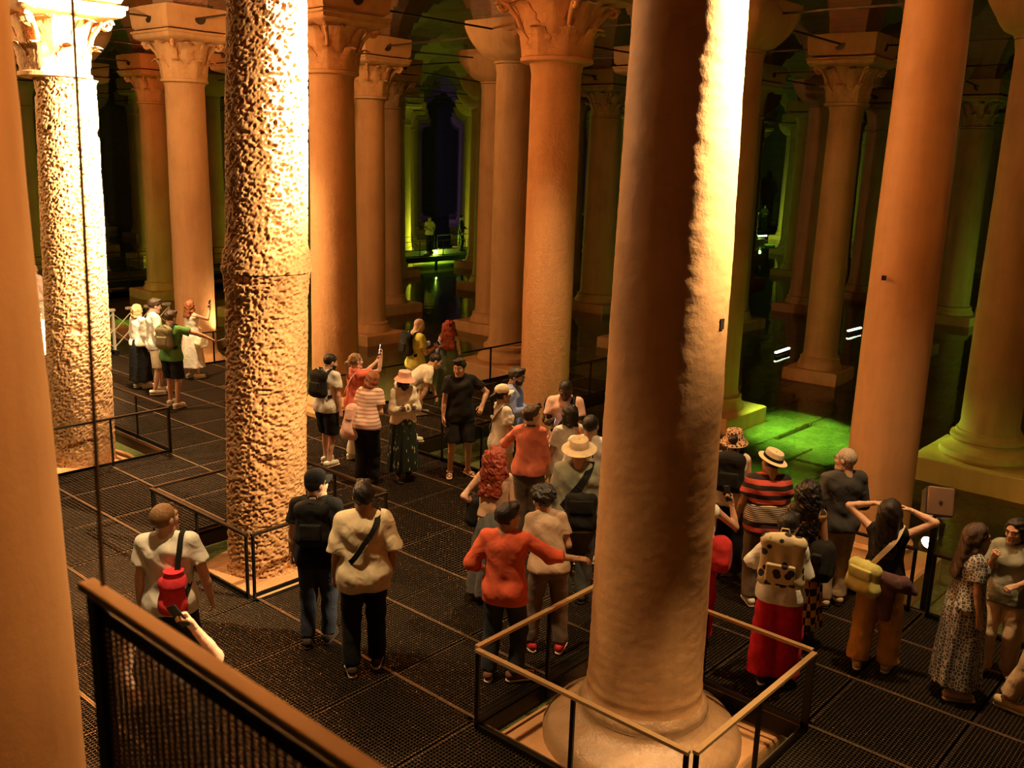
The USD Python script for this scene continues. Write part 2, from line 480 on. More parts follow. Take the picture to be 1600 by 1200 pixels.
def rough(mesh, amp, scale, seed=0):
    v = np.array(mesh.vertices)
    d = np.stack([fbm3(v, scale, 3, seed + q) for q in range(3)], 1)
    return trimesh.Trimesh(v + 2 * amp * d, mesh.faces, process=False)


def leaf_mesh(w, h, curl, rbase, lean):
    """an acanthus leaf on a bell: lobed edge, tip curled outward; base at z = 0, radially along +x"""
    nu, nv = 9, 13
    V = []
    for side in (0, 1):
        for b in range(nv):
            t = b / (nv - 1)
            if t < .72:
                x, z = rbase + lean * t, h * t / .80
            else:
                q = (t - .72) / .28 * 2.5
                x, z = rbase + lean * .72 + curl * (1 - math.cos(q)) * .62 + .02, h * .9 + curl * math.sin(q) * .62
            half = w / 2 * (math.sin(math.pi * min(1, .28 + .66 * t)) ** .6) * (1 + .16 * math.cos(t * 22)) * (1 - .35 * t)
            for a in range(nu):
                u = a / (nu - 1) * 2 - 1
                rib = .020 * (1 - abs(u)) + .010 * math.cos(u * 14)
                V.append((x + rib - .06 * u * u * (1 - t) - side * .035, u * half, z))
    f = []
    o = nu * nv
    for b in range(nv - 1):
        for a in range(nu - 1):
            p = b * nu + a
            f += [(p, p + 1, p + nu + 1), (p, p + nu + 1, p + nu), (o + p, o + p + nu + 1, o + p + 1), (o + p, o + p + nu, o + p + nu + 1)]
    ring = [a for a in range(nu)] + [b * nu + nu - 1 for b in range(1, nv)] + [(nv - 1) * nu + a for a in range(nu - 2, -1, -1)] + [b * nu for b in range(nv - 2, 0, -1)]
    for k in range(len(ring)):
        p, q = ring[k], ring[(k + 1) % len(ring)]
        f += [(p, o + q, q), (p, o + p, o + q)]
    return trimesh.Trimesh(np.array(V), f, process=False)


def turned(mesh, deg, z=0.0):
    g = mesh.copy()
    g.apply_transform(trimesh.transformations.rotation_matrix(math.radians(deg), [0, 0, 1]))
    g.apply_translation([0, 0, z])
    return g


BELL = lathe([(.43, 0), (.47, .02), (.47, .07), (.44, .09), (.44, .3), (.46, .55), (.52, .75), (.60, .86)], 40)
ABACUS = rough(square_loft([(.50, .80, .8), (.66, .86, 1), (.70, .90, 1), (.70, .96, 1), (.73, .98, 1), (.73, 1.02, 1)]), .012, 5)
LEAF_LOW, LEAF_HIGH = leaf_mesh(.36, .34, .13, .435, .05), leaf_mesh(.36, .36, .16, .445, .10)
VOLUTE = cat([tube([((.50 + .085 * (1 - q / 26) * math.cos(q * .55)) * 1.0 + .22, 0, .76 + .085 * (1 - q / 26) * math.sin(q * .55)) for q in range(20)], .035, 7),
              tube([(.47, 0, .45), (.54, 0, .62), (.66, 0, .76), (.78, 0, .82)], [.03, .035, .04, .04], 7)])
PLAIN_CAP = rough(square_loft([(.41, 0, 0), (.44, .02, 0), (.44, .06, 0)] + [(.42 + .33 * math.sqrt(1 - (1 - q) ** 2), .06 + .70 * q, q ** .7) for q in np.linspace(0, 1, 9)] + [(.75, SPRING - 6.48, 1)]), .008, 4)
IMPOST = rough(square_loft([(.66, 0, 1), (.70, .05, 1), (.72, .30, 1), (.72, IMPOST_H, 1)]), .010, 4)


def leaning(mesh, la, lb):
    v = np.array(mesh.vertices)
    v[:, 0] += la * v[:, 2]
    v[:, 1] += lb * v[:, 2]
    return trimesh.Trimesh(v, mesh.faces, process=False)


def add_capital(t, kind, m, detail=True, k_=1.06, top=None):
    dz_ = 0 if top is None else top - SHAFT_TOP

    def wide(g):
        return trimesh.Trimesh(np.asarray(g.vertices) * [k_, k_, 1] + [0, 0, dz_], g.faces, process=False)
    if kind == 'plain':
        g = PLAIN_CAP.copy()
        g.apply_translation([0, 0, PLAIN_TOP])
        obj('capital', wide(g), m, t)
        return
    else:
        g = cat([BELL, ABACUS])
        g.apply_translation([0, 0, SHAFT_TOP])
        c = obj('capital', wide(g), m, t)
        if detail:
            for k in range(8):
                obj('acanthus_leaf', wide(turned(LEAF_LOW, k * 45, SHAFT_TOP + .08)), m, c, 60)
            for k in range(8):
                obj('acanthus_leaf', wide(turned(LEAF_HIGH, k * 45 + 22.5, SHAFT_TOP + .38)), m, c, 60)
            for k in range(4):
                obj('volute', wide(turned(VOLUTE, k * 90 + 45, SHAFT_TOP)), m, c, 60)
    g = IMPOST.copy()
    z_ = SHAFT_TOP + CAP_H + dz_
    h_ = max(.12, SPRING - z_)
    g.vertices *= [k_, k_, h_ / IMPOST_H]
    g.apply_translation([0, 0, z_])
    obj('impost_block', g, m, t)


def plinth(half, z0, z1, seed=0):
    return rough(square_loft([(half, z0, 1), (half, z1 - .03, 1), (half - .03, z1, 1)], 10), .02, 3, seed)


BASES = {
    # name: (base profile (r, z), plinth half width, plinth bottom, plinth top)
    'flared': ([(.86, -.26), (.86, -.16), (.80, -.07), (.66, -.02), (.575, .03), (.545, .09), (.555, .12), (.54, .16), (.50, .2)], .92, -.75, -.22),
    'attic': ([(.76, -.12), (.80, -.06), (.78, .02), (.68, .06), (.60, .12), (.60, .16), (.64, .20), (.63, .26), (.56, .29), (.55, .34), (.50, .36)], 1.02, -.75, -.12),
    'block': ([(.64, -.22), (.62, -.12), (.58, -.05), (.56, .0), (.575, .05), (.50, .09)], .80, -.75, -.2),
    'low': ([(.66, -.3), (.66, -.22), (.58, -.14), (.53, -.08)], .84, -.75, -.28)}


PLAIN_TOP = 6.48


def make_column(i, j, label, kind='corinthian', base='block', r0=.49, r1=.43, z0=0.0, m='stone', group=None, detail=True, rz=0, name='stone_column', cap=1.06, base_m=None, **kw):
    x, y = NODE[i, j]
    t = thing(name, label, 'column', (x, y, 0), rz, group)
    obj('shaft', shaft_mesh(r0, r1, z0, PLAIN_TOP if kind == 'plain' else SHAFT_TOP, seed=i * 17 + j, **kw), m, t, True)
    prof, half, pz0, pz1 = BASES[base]
    s = r0 / .49
    obj('base', rough(lathe([(r * s, z) for r, z in prof], 48), .012 if base_m else .006, 4, i + j), base_m or m, t)
    obj('plinth', plinth(half * s, pz0, pz1, i * 3 + j), m, t)
    add_capital(t, kind, m, detail, cap)
    return t


def rock_pad(half, z0, z1, seed, n=26):
    """an uneven footing of living rock under a shaft"""
    g = trimesh.creation.icosphere(4, 1.0)
    v = np.array(g.vertices)
    q = np.abs(v[:, :2]).max(1) / np.maximum(np.linalg.norm(v[:, :2], axis=1), 1e-6)
    v[:, :2] *= (half / np.maximum(.72 + .28 * q, .72))[:, None]
    v[:, 2] = z0 + (z1 - z0) * np.clip(.5 + .9 * v[:, 2], 0, 1)
    v += .10 * np.stack([fbm3(v, 2.2, 4, seed + k) for k in range(3)], 1) * [1.2, 1.2, 1.0]
    return trimesh.Trimesh(v, g.faces, process=False)


# near columns, each as the photograph shows it
c_left = make_column(-1, 0, 'blurred smooth stone column nearest the camera at the left edge', m='stone_smooth', base='low', r0=.51, r1=.43, z0=-.2, n=96, nz=60, amp=.008)
c_mid = make_column(0, 0, 'huge smooth stone column with flared base in the railed pit in front', m='stone_smooth', base='flared', r0=.477, r1=.402, z0=.12, n=160, nz=240, amp=.009, fscale=1.8, fine=.007,
                    collar=[(.30, .03, .006)], base_m='stone_wet')
obj('peg_hole', cat([box((.015, -.426, 3.36), (.05, .05, .08), k) for k in (0.0,)]), 'iron', c_mid)
x, y = NODE[0, 1]
c_chip = thing('chipped_column', 'deeply chipped stone column of two drums inside the railed square pit', 'column', (x, y, 0))
obj('lower_drum', leaning(shaft_mesh(.455, .455, -.42, 3.18, n=240, nz=280, amp=.012, seed=3, chip=.075, collar=[(3.05, .13, .02)]), .020, -.023), 'stone_chipped', c_chip, True)
obj('upper_drum', leaning(shaft_mesh(.455, .415, 3.19, 6.45, n=240, nz=240, amp=.010, seed=4, chip=.058, collar=[(3.32, .13, .03)]), .020, -.023), 'stone_chipped', c_chip, True)
add_capital(c_chip, 'corinthian', 'stone_chipped', top=6.45)
obj('rock_footing', rock_pad(.80, -.75, -.36, 2), 'stone_chipped', c_chip)
x, y = NODE[0, 2]
c_bright = thing('chipped_column', 'glowing pitted stone column with leafy white-lit capital at upper left', 'column', (x, y, 0))
obj('shaft', leaning(shaft_mesh(.47, .415, -.42, 5.42, n=230, nz=400, amp=.010, seed=8, chip=.05), .017, -.02), 'stone_chipped', c_bright, True)
add_capital(c_bright, 'corinthian', 'stone_chipped', top=5.42)
obj('rock_footing', rock_pad(.82, -.75, -.36, 5), 'stone_chipped', c_bright)
c_dim = make_column(1, 0, 'plain dim reddish column behind the woman with raised arms', m='stone_smooth', base='block', r0=.405, r1=.345, kind='plain', n=96, nz=60, amp=.006)
q_ = np.array([NODE[1, 0][0], NODE[1, 0][1]])
q_ = -q_ / np.linalg.norm(q_) * .78 - np.array([_cy, -_sy]) * .62
obj('peg_hole', box((q_[0] * .375, q_[1] * .375, 3.3), (.05, .05, .05), .4), 'iron', c_dim)
make_column(2, 0, 'column at the right edge on a broad moulded base with stepped plinth', m='stone_smooth', base='attic', r0=.45, r1=.42, z0=.3, kind='plain', n=80)
make_column(1, 1, 'tall smooth column with worn leafy capital right behind the crowd', base='block', r0=.385, r1=.37, cap=1.15, m='stone', rz=10)
make_column(1, 2, 'rough tan column with low curb right of the chipped column', base='low', r0=.45, r1=.40, z0=-.3, m='stone', n=96, nz=90, amp=.010)
make_column(1, 3, 'tan column with leafy capital behind the woman in the white dress', base='low', r0=.44, r1=.41, z0=-.12, m='stone', n=96, nz=90, amp=.010)
make_column(2, 2, 'jointed column with plain bowl capital on a stepped base left of the tall smooth column', kind='plain', base='attic', r0=.43, r1=.41, z0=.3, m='stone')
make_column(2, 3, 'brown column on a water-washed block just right of the rough tan column', base='block', r0=.41, r1=.38, m='stone')
make_column(3, 1, 'olive-lit column on a square block in the green water', base='block', r0=.40, r1=.355, m='stone', rz=4)
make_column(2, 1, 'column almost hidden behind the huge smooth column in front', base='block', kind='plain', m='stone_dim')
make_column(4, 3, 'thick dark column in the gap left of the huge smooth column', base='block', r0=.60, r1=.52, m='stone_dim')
make_column(3, 3, 'narrow brown column peeping out left of the jointed column', kind='plain', base='block', m='stone')
make_column(3, 4, 'slim brown column standing behind the brown column on its block', base='block', m='stone')
make_column(2, 5, 'red-brown column under a red arch left of the tan column', base='block', m='stone')
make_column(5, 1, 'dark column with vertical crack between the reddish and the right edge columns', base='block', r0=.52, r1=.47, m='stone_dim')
DONE = {(-1, 0), (0, 0), (0, 1), (0, 2), (1, 0), (2, 0), (1, 1), (1, 2), (1, 3), (2, 2), (2, 3), (3, 1), (2, 1), (4, 3), (3, 3), (3, 4), (2, 5), (5, 1)}

# the dim forest of columns behind: two kinds, copied
FAR = {}


def far_column(i, j, kind):
    lab, grp = 'dim far column of the forest of columns over the dark water', 'far columns over the water'
    x, y = NODE[i, j]
    if kind not in FAR:
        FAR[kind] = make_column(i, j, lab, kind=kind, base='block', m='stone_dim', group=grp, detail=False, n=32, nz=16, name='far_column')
        return
    t = thing('far_column', lab, 'column', (x, y, 0), 0, grp)
    t.GetPrim().GetReferences().AddInternalReference(FAR[kind].GetPath())
    t.GetPrim().SetInstanceable(True)


far = []
for (i, j), (x, y) in NODE.items():
    if (i, j) in DONE or i < 0:
        continue
    p = np.array([x, y, 3.0])
    if (p - EYE) @ _fw < 3:
        continue
    u, v = to_px(p)
    if -60 < u < 1660:
        far.append((i, j))
for k, (i, j) in enumerate(sorted(far)):
    far_column(i, j, 'plain' if (i + 2 * j) % 3 == 0 else 'corinthian')

# ---------------------------------------------------------------- the vault
HALF = .40


def profile_samples():
    s = [0.0]
    k = np.linspace(0, np.pi, 19)
    w = HALF / 5.25
    s += list(w + (1 - 2 * w) * (.5 - .5 * np.cos(k)))
    s.append(1.0)
    return np.array(s), w


S, W = profile_samples()
VV, FF, off = [], [], 0
R_ARCH = 5.25 / 2 - HALF
for i in range(-2, 11):
    for j in range(-2, 10):
        c = [NODE[i, j], NODE[i + 1, j], NODE[i + 1, j + 1], NODE[i, j + 1]]
        A, Bq = np.meshgrid(S, S, indexing='ij')
        q = (c[0] * (1 - A[..., None]) * (1 - Bq[..., None]) + c[1] * A[..., None] * (1 - Bq[..., None]) + c[2] * (A * Bq)[..., None] + c[3] * ((1 - A) * Bq)[..., None])
        h = lambda s: np.sqrt(np.clip(1 - ((s - .5) / (.5 - W)) ** 2, 0, None)) * R_ARCH
        z = SPRING + np.maximum(h(A), h(Bq))
        n = len(S)
        VV.append(np.concatenate([q, z[..., None]], -1).reshape(-1, 3))
        a, b = np.meshgrid(np.arange(n - 1), np.arange(n - 1), indexing='ij')
        a, b = a.ravel(), b.ravel()
        o = off + a * n + b
        FF += [np.stack([o, o + 1, o + n + 1], 1), np.stack([o, o + n + 1, o + n], 1)]
        off += n * n
vault = trimesh.Trimesh(np.vstack(VV), np.vstack(FF), process=False)
tag(obj('ceiling', vault, 'vault_brick', None, False), 'brick groin vaults carried on the columns', kind='structure')
tag(obj('wall_back', box((30, 58, 4), (77.4, .4, 12)), 'wall_brick', None, False), 'dark back wall of the cistern', kind='structure')
tag(obj('wall_right', box((74, 22.8, 4), (.4, 70, 12)), 'wall_brick', None, False), 'dark end wall of the cistern on the right', kind='structure')

# iron tie rods between the impost blocks
def tie_rod(i, j, k, l, label, grp=None):
    p, q = NODE[i, j], NODE[k, l]
    d = (q - p) / np.linalg.norm(q - p)
    z = SPRING - .22
    t = thing('tie_rod', label, 'tie rod', (*((p + q) / 2), z), 0, grp)
    h = np.linalg.norm(q - p) / 2 - .72
    v = np.array([*d, 0])
    obj('rod', bar(-v * (h + .05), v * (h + .05), .035), 'iron', t)
    for s in (-1, 1):
        e = trimesh.creation.cylinder(.13, .05, sections=16)
        e.apply_transform(trimesh.geometry.align_vectors([0, 0, 1], v))
        e.apply_translation(v * (h - .01) * s)
        obj('anchor_plate', e, 'iron', t)


GRP = 'tie rods under the vault'
NICK = {(0, 1): 'deeply chipped column', (0, 2): 'glowing pitted column', (1, 1): 'tall smooth column', (1, 2): 'rough tan column', (1, 3): 'tan column', (2, 2): 'jointed column', (2, 3): 'brown column',
        (1, 0): 'plain reddish column', (2, 0): 'right edge column', (2, 1): 'half hidden column', (3, 1): 'olive column', (3, 3): 'narrow brown column', (0, 0): 'huge front column', (2, 5): 'red-brown column'}
for i in range(0, 6):
    for j in range(0, 7):
        for (k, l) in ((i + 1, j), (i, j + 1)):
            if (k, l) in NODE:
                mid = np.array([*((NODE[i, j] + NODE[k, l]) / 2), SPRING - .22])
                if (mid - EYE) @ _fw > 3:
                    u, v = to_px(mid)
                    if -80 < u < 1680 and v > -25:
                        if (i, j) in NICK and (k, l) in NICK:
                            tie_rod(i, j, k, l, f'tie rod from the {NICK[i, j]} to the {NICK[k, l]}')
                        else:
                            tie_rod(i, j, k, l, 'thin dark iron tie rod between two capitals under the vault', GRP)

# ---------------------------------------------------------------- floor of the cistern and water
fl = thing('floor', 'old stone floor of the cistern under shallow water', 'floor', (0, 0, 0), kind='structure')
obj('floor_bed', box((30, 23, FLOOR_Z - .15), (77, 69.5, .2)), 'mossy_stone', fl, False)
rs = np.random.RandomState(3)
yy = -4.0
nslab = 0
while yy < 15.5:
    w = rs.uniform(.75, 1.1)
    xx = 10.2 + rs.uniform(0, .8)
    while xx < 27:
        L = rs.uniform(1.3, 2.1)
        c = np.array([xx + L / 2, yy + w / 2, FLOOR_Z])
        u, v = to_px(c)
        if 880 < u < 1700 and 480 < v < 1000:
            b = rough(rbox((L - .05, w - .05, .16), .025, (0, 0, 0)), .03, 2.5, nslab)
            b.apply_translation(c + [0, 0, rs.uniform(-.055, .02)])
            obj('slab', b, 'slab_stone', fl, 50)
            nslab += 1
        xx += L
    yy += w
wt = trimesh.Trimesh([(-8, -12, WATER_Z), (68.8, -12, WATER_Z), (68.8, 57.8, WATER_Z), (-8, 57.8, WATER_Z)], [(0, 1, 2), (0, 2, 3)], process=False)
tag(obj('water', wt, 'water', None, False), 'shallow still water covering the cistern floor', 'water', kind='stuff')

# ---------------------------------------------------------------- steel walkway of grating panels
AL = [-2.05, -1.03, -.01, 1.01, 2.05, 3.09, 4.13, 5.15, 6.09, 7.0, 8.0, 9.05, 9.82]
BL = [-3.3, -2.3, -1.28, -.26, .76, 1.77, 2.78, 3.79, 4.79, 5.8, 6.86, 7.89, 8.93, 9.96, 11.05, 12.15, 13.1, 14.15, 15.2, 16.25, 17.3, 18.35, 19.4, 20.45, 21.5, 22.55, 23.6, 24.65]
HOLES = [(5.15, 7.0, 7.89, 9.96), (5.15, 7.0, 2.78, 4.79), (5.15, 7.0, 13.1, 15.2)]
cells = [(AL[p], AL[p + 1], BL[q], BL[q + 1]) for p in range(len(AL) - 1) for q in range(len(BL) - 1)]
A2 = [9.82, 10.85, 11.9, 12.95, 14.0, 15.05, 16.1]
cells += [(A2[p], A2[p + 1], b0, b1) for p in range(len(A2) - 1) for b0, b1 in ((10.8, 11.93), (11.93, 13.06))]
A3 = [9.82, 10.85, 11.9]
cells += [(A3[p], A3[p + 1], b0, b1) for p in range(2) for b0, b1 in ((16.25, 17.3), (17.3, 18.1))]
cells += [(9.82, 10.75, b0, b0 + 1.05) for b0 in (18.1, 19.15, 20.2, 21.25, 22.3)]
walk = thing('walkway', 'dark steel grating walkway over the water', 'walkway', (0, 0, 0), kind='structure')
edges = set()


def panel_mesh(a0, a1, b0, b1, pitch, tw):
    g, dz = .012, .03
    V, Fq = [], []
    unit = trimesh.creation.box((1, 1, 1))
    uv, uf = np.array(unit.vertices), np.array(unit.faces)
    na, nb = max(3, round((a1 - a0) / pitch)), max(3, round((b1 - b0) / pitch))
    bars = [((a0 + a1) / 2, b, a1 - a0 - 2 * g, tw, 0.0) for b in np.linspace(b0 + g, b1 - g, nb + 1)[1:-1]]
    bars += [(a, (b0 + b1) / 2, tw, b1 - b0 - 2 * g, -.003) for a in np.linspace(a0 + g, a1 - g, na + 1)[1:-1]]
    for x, y, sx, sy, z in bars:
        V.append(uv * [sx, sy, dz] + [x, y, z - dz / 2])
        Fq.append(uf + 8 * len(Fq))
    return trimesh.Trimesh(np.vstack(V), np.vstack(Fq), process=False)


FRAMES = []
for a0, a1, b0, b1 in cells:
    ca, cb = (a0 + a1) / 2, (b0 + b1) / 2
    if any(h[0] < ca < h[1] and h[2] < cb < h[3] for h in HOLES):
        continue
    p = np.array([ca, cb, 0])
    d = (p - EYE) @ _fw
    if d < 2:
        continue
    u, v = to_px(p)
    if not (-120 < u < 1720 and v < 1330):
        continue
    near = d < 11
    obj('grating_panel', panel_mesh(a0, a1, b0, b1, .034 if near else .05, .0065 if near else .009), 'grating_steel', walk, False)
    FRAMES += [bar((a0 + .009, b0, -.02), (a0 + .009, b1, -.02), .015, .045), bar((a0, b0 + .009, -.02), (a1, b0 + .009, -.02), .045, .015), bar((a1 - .009, b0, -.02), (a1 - .009, b1, -.02), .015, .045),
               bar((a0, b1 - .009, -.02), (a1, b1 - .009, -.02), .045, .015)]
tag(obj('panel_frame', cat(FRAMES), 'frame_steel', walk, False), kind='stuff')
BEAMS = []
for b in BL:
    BEAMS.append(box((4.0, b, -.14), (11.6, .07, .16)))
for h in HOLES:
    BEAMS += [box(((h[0] + h[1]) / 2, h[2] - .03, -.1), (1.95, .05, .2)), box(((h[0] + h[1]) / 2, h[3] + .03, -.1), (1.95, .05, .2)), box((h[0] - .03, (h[2] + h[3]) / 2, -.1), (.05, 2.2, .2)), box((h[1] + .03, (h[2] + h[3]) / 2, -.1), (.05, 2.2, .2))]
BEAMS = [g for g in BEAMS if not any(h[0] < 6 < h[1] and h[2] < g.centroid[1] < h[3] and g.extents[0] > 5 for h in HOLES)]
BEAMS += [box((9.84, 3.4, -.1), (.06, 14.6, .2)), box((13, 10.78, -.1), (6.3, .06, .2)), box((13, 13.08, -.1), (6.3, .06, .2)), box((9.84, 15, -.1), (.06, 2.4, .2)), box((10.85, 18.15, -.1), (2.1, .06, .2))]
obj('beam', cat(BEAMS), 'black_steel', walk, False)
LEGS = [box((a, b, -.4), (.08, .08, .45)) for a in (4.13, 7.9, 9.7) for b in BL[::2]]
tag(obj('support_leg', cat(LEGS), 'black_steel', walk, False), kind='stuff')

# ---------------------------------------------------------------- railings
RH = .70


def railing(label, runs, m='rail_steel', mp='black_steel', low=True, loc=None, group=None, w=.045, h=RH, cat_='railing'):
    """runs: straight panels ((a0, b0), (a1, b1), number of posts); every panel has a top rail, a bottom bar and its own posts"""
    loc = loc or (*runs[0][0], 0)
    t = thing('railing', label, cat_, loc, 0, group)
    o = np.array([loc[0], loc[1], loc[2] if len(loc) > 2 else 0.0])
    for p, q, n in runs:
        p, q = np.array([*p, 0.0]), np.array([*q, 0.0])
        d = (q - p) / np.linalg.norm(q - p)
        p, q = p + d * .03 - [o[0], o[1], 0], q - d * .03 - [o[0], o[1], 0]
        Z = np.array([0, 0, 1.0])
        obj('top_rail', bar(p + Z * h, q + Z * h, .028, w, up=(0, 0, 1)) if False else bar(p + Z * h, q + Z * h, w, .026), m, t, False)
        for k in range(n):
            c = p + (q - p) * (k / (n - 1)) + (d * .018 if k == 0 else -d * .018 if k == n - 1 else 0)
            obj('post', bar(c + Z * -.16, c + Z * (h - .012), .034, .02), mp, t, False)
        if low:
            obj('bottom_bar', bar(p + Z * .03, q + Z * .03, .02, .04), mp, t, False)
    return t


railing('dark railing square around the pit of the deeply chipped column', [((5.08, 9.9), (5.08, 7.92), 3), ((5.08, 7.92), (6.95, 7.92), 2), ((6.95, 7.92), (6.95, 9.9), 3), ((6.95, 9.9), (5.08, 9.9), 2)])
railing('bronze railing around the pit of the huge column in front', [((5.04, 4.72), (5.04, 2.72), 3), ((5.04, 2.72), (6.94, 2.72), 3), ((6.94, 2.72), (6.94, 4.72), 3), ((6.94, 4.72), (5.04, 4.72), 3)], m='brass_rail')
railing('dark railing around the pit of the glowing pitted column', [((5.2, 15.1), (5.2, 12.98), 2), ((5.2, 12.98), (7.06, 12.98), 3), ((7.06, 12.98), (7.06, 15.1), 3)])
railing('long railing along the water edge behind the crowd', [((9.72, .2), (9.72, 2.75), 3), ((9.72, 2.85), (9.72, 5.9), 4), ((9.72, 6.0), (9.72, 8.9), 3), ((9.72, 9.0), (9.72, 10.72), 3)])
railing('near railing of the side walkway by the bending man', [((9.86, 10.82), (12.0, 10.82), 3), ((12.1, 10.82), (16.0, 10.82), 4)])
railing('far railing of the side walkway behind the man in yellow', [((10.0, 13.02), (12.3, 13.02), 2), ((12.4, 13.02), (16.0, 13.02), 3)])
railing('railing beside the tan column behind the woman in white', [((9.9, 18.06), (11.9, 18.06), 3)])

# the camera's landing: its handrail and mesh panel run across the lower left corner
t = thing('mesh_railing', 'foreground mesh railing with worn bronze handrail at lower left', 'railing', (.91, 2.09, 0))
ZR = 3.5
obj('handrail', rbox((.042, 3.7, .022), .005, (-.004, -1.84, ZR)), 'brass_rail', t)
for yb in (-.02, -1.02, -2.02, -3.02):
    obj('post', bar((0, yb - .02, 2.5), (0, yb - .02, ZR - .015), .04, .035), 'black_steel', t, False)
obj('frame_bar', bar((0, -3.6, ZR - .05), (0, 0, ZR - .05), .02, .04), 'black_steel', t, False)
wires = [bar((.004 if k % 2 else -.004, -.03 - k * .0135, 2.6), (-.004 if k % 2 else .004, -.03 - k * .0135, ZR - .05), .0042) for k in range(220)]
wires += [bar((0, -3.0, 2.6 + k * .0135), (0, -.03, 2.6 + k * .0135), .0042) for k in range(63)]
tag(obj('wire_mesh', cat(wires), 'iron', t, False), kind='stuff')
p0, p1 = at(150, 912, 3.52), None
d = ray(112, -20)
p0 = np.array([.91, 2.02, 3.52])
k = .91 / d[0] * 1.02
p1 = EYE + d * k
g = tube([p0 + (p1 - p0) * q for q in np.linspace(0, 1, 12)], .0055, 6)
tag(obj('hanging_cable', g, 'cable', None), 'thin cable hanging down to the end of the foreground handrail', 'cable')

# the far walkway over the water, with its railings
fw = thing('far_walkway', 'far steel walkway crossing the dark water', 'walkway', (38, 33, 0), kind='structure')
for k in range(28):
    obj('deck_panel', box((-28 + k * 2.1 + 1.0, 0, -.03), (2.07, 2.2, .05)), 'grating_steel', fw, False)
obj('beam', cat([box((0, s_ * 1.1, -.14), (60, .07, .22)) for s_ in (-1, 1)]), 'black_steel', fw, False)
tag(obj('support_leg', cat([box((-28 + k * 4.2, s_ * 1.0, -.42), (.09, .09, .5)) for k in range(14) for s_ in (-1, 1)]), 'black_steel', fw, False), kind='stuff')
railing('near railing of the far walkway', [((10 + k * 4.6, 31.95), (14.5 + k * 4.6, 31.95), 4) for k in range(12)])
railing('back railing of the far walkway', [((10 + k * 4.6, 34.05), (14.5 + k * 4.6, 34.05), 4) for k in range(12)])

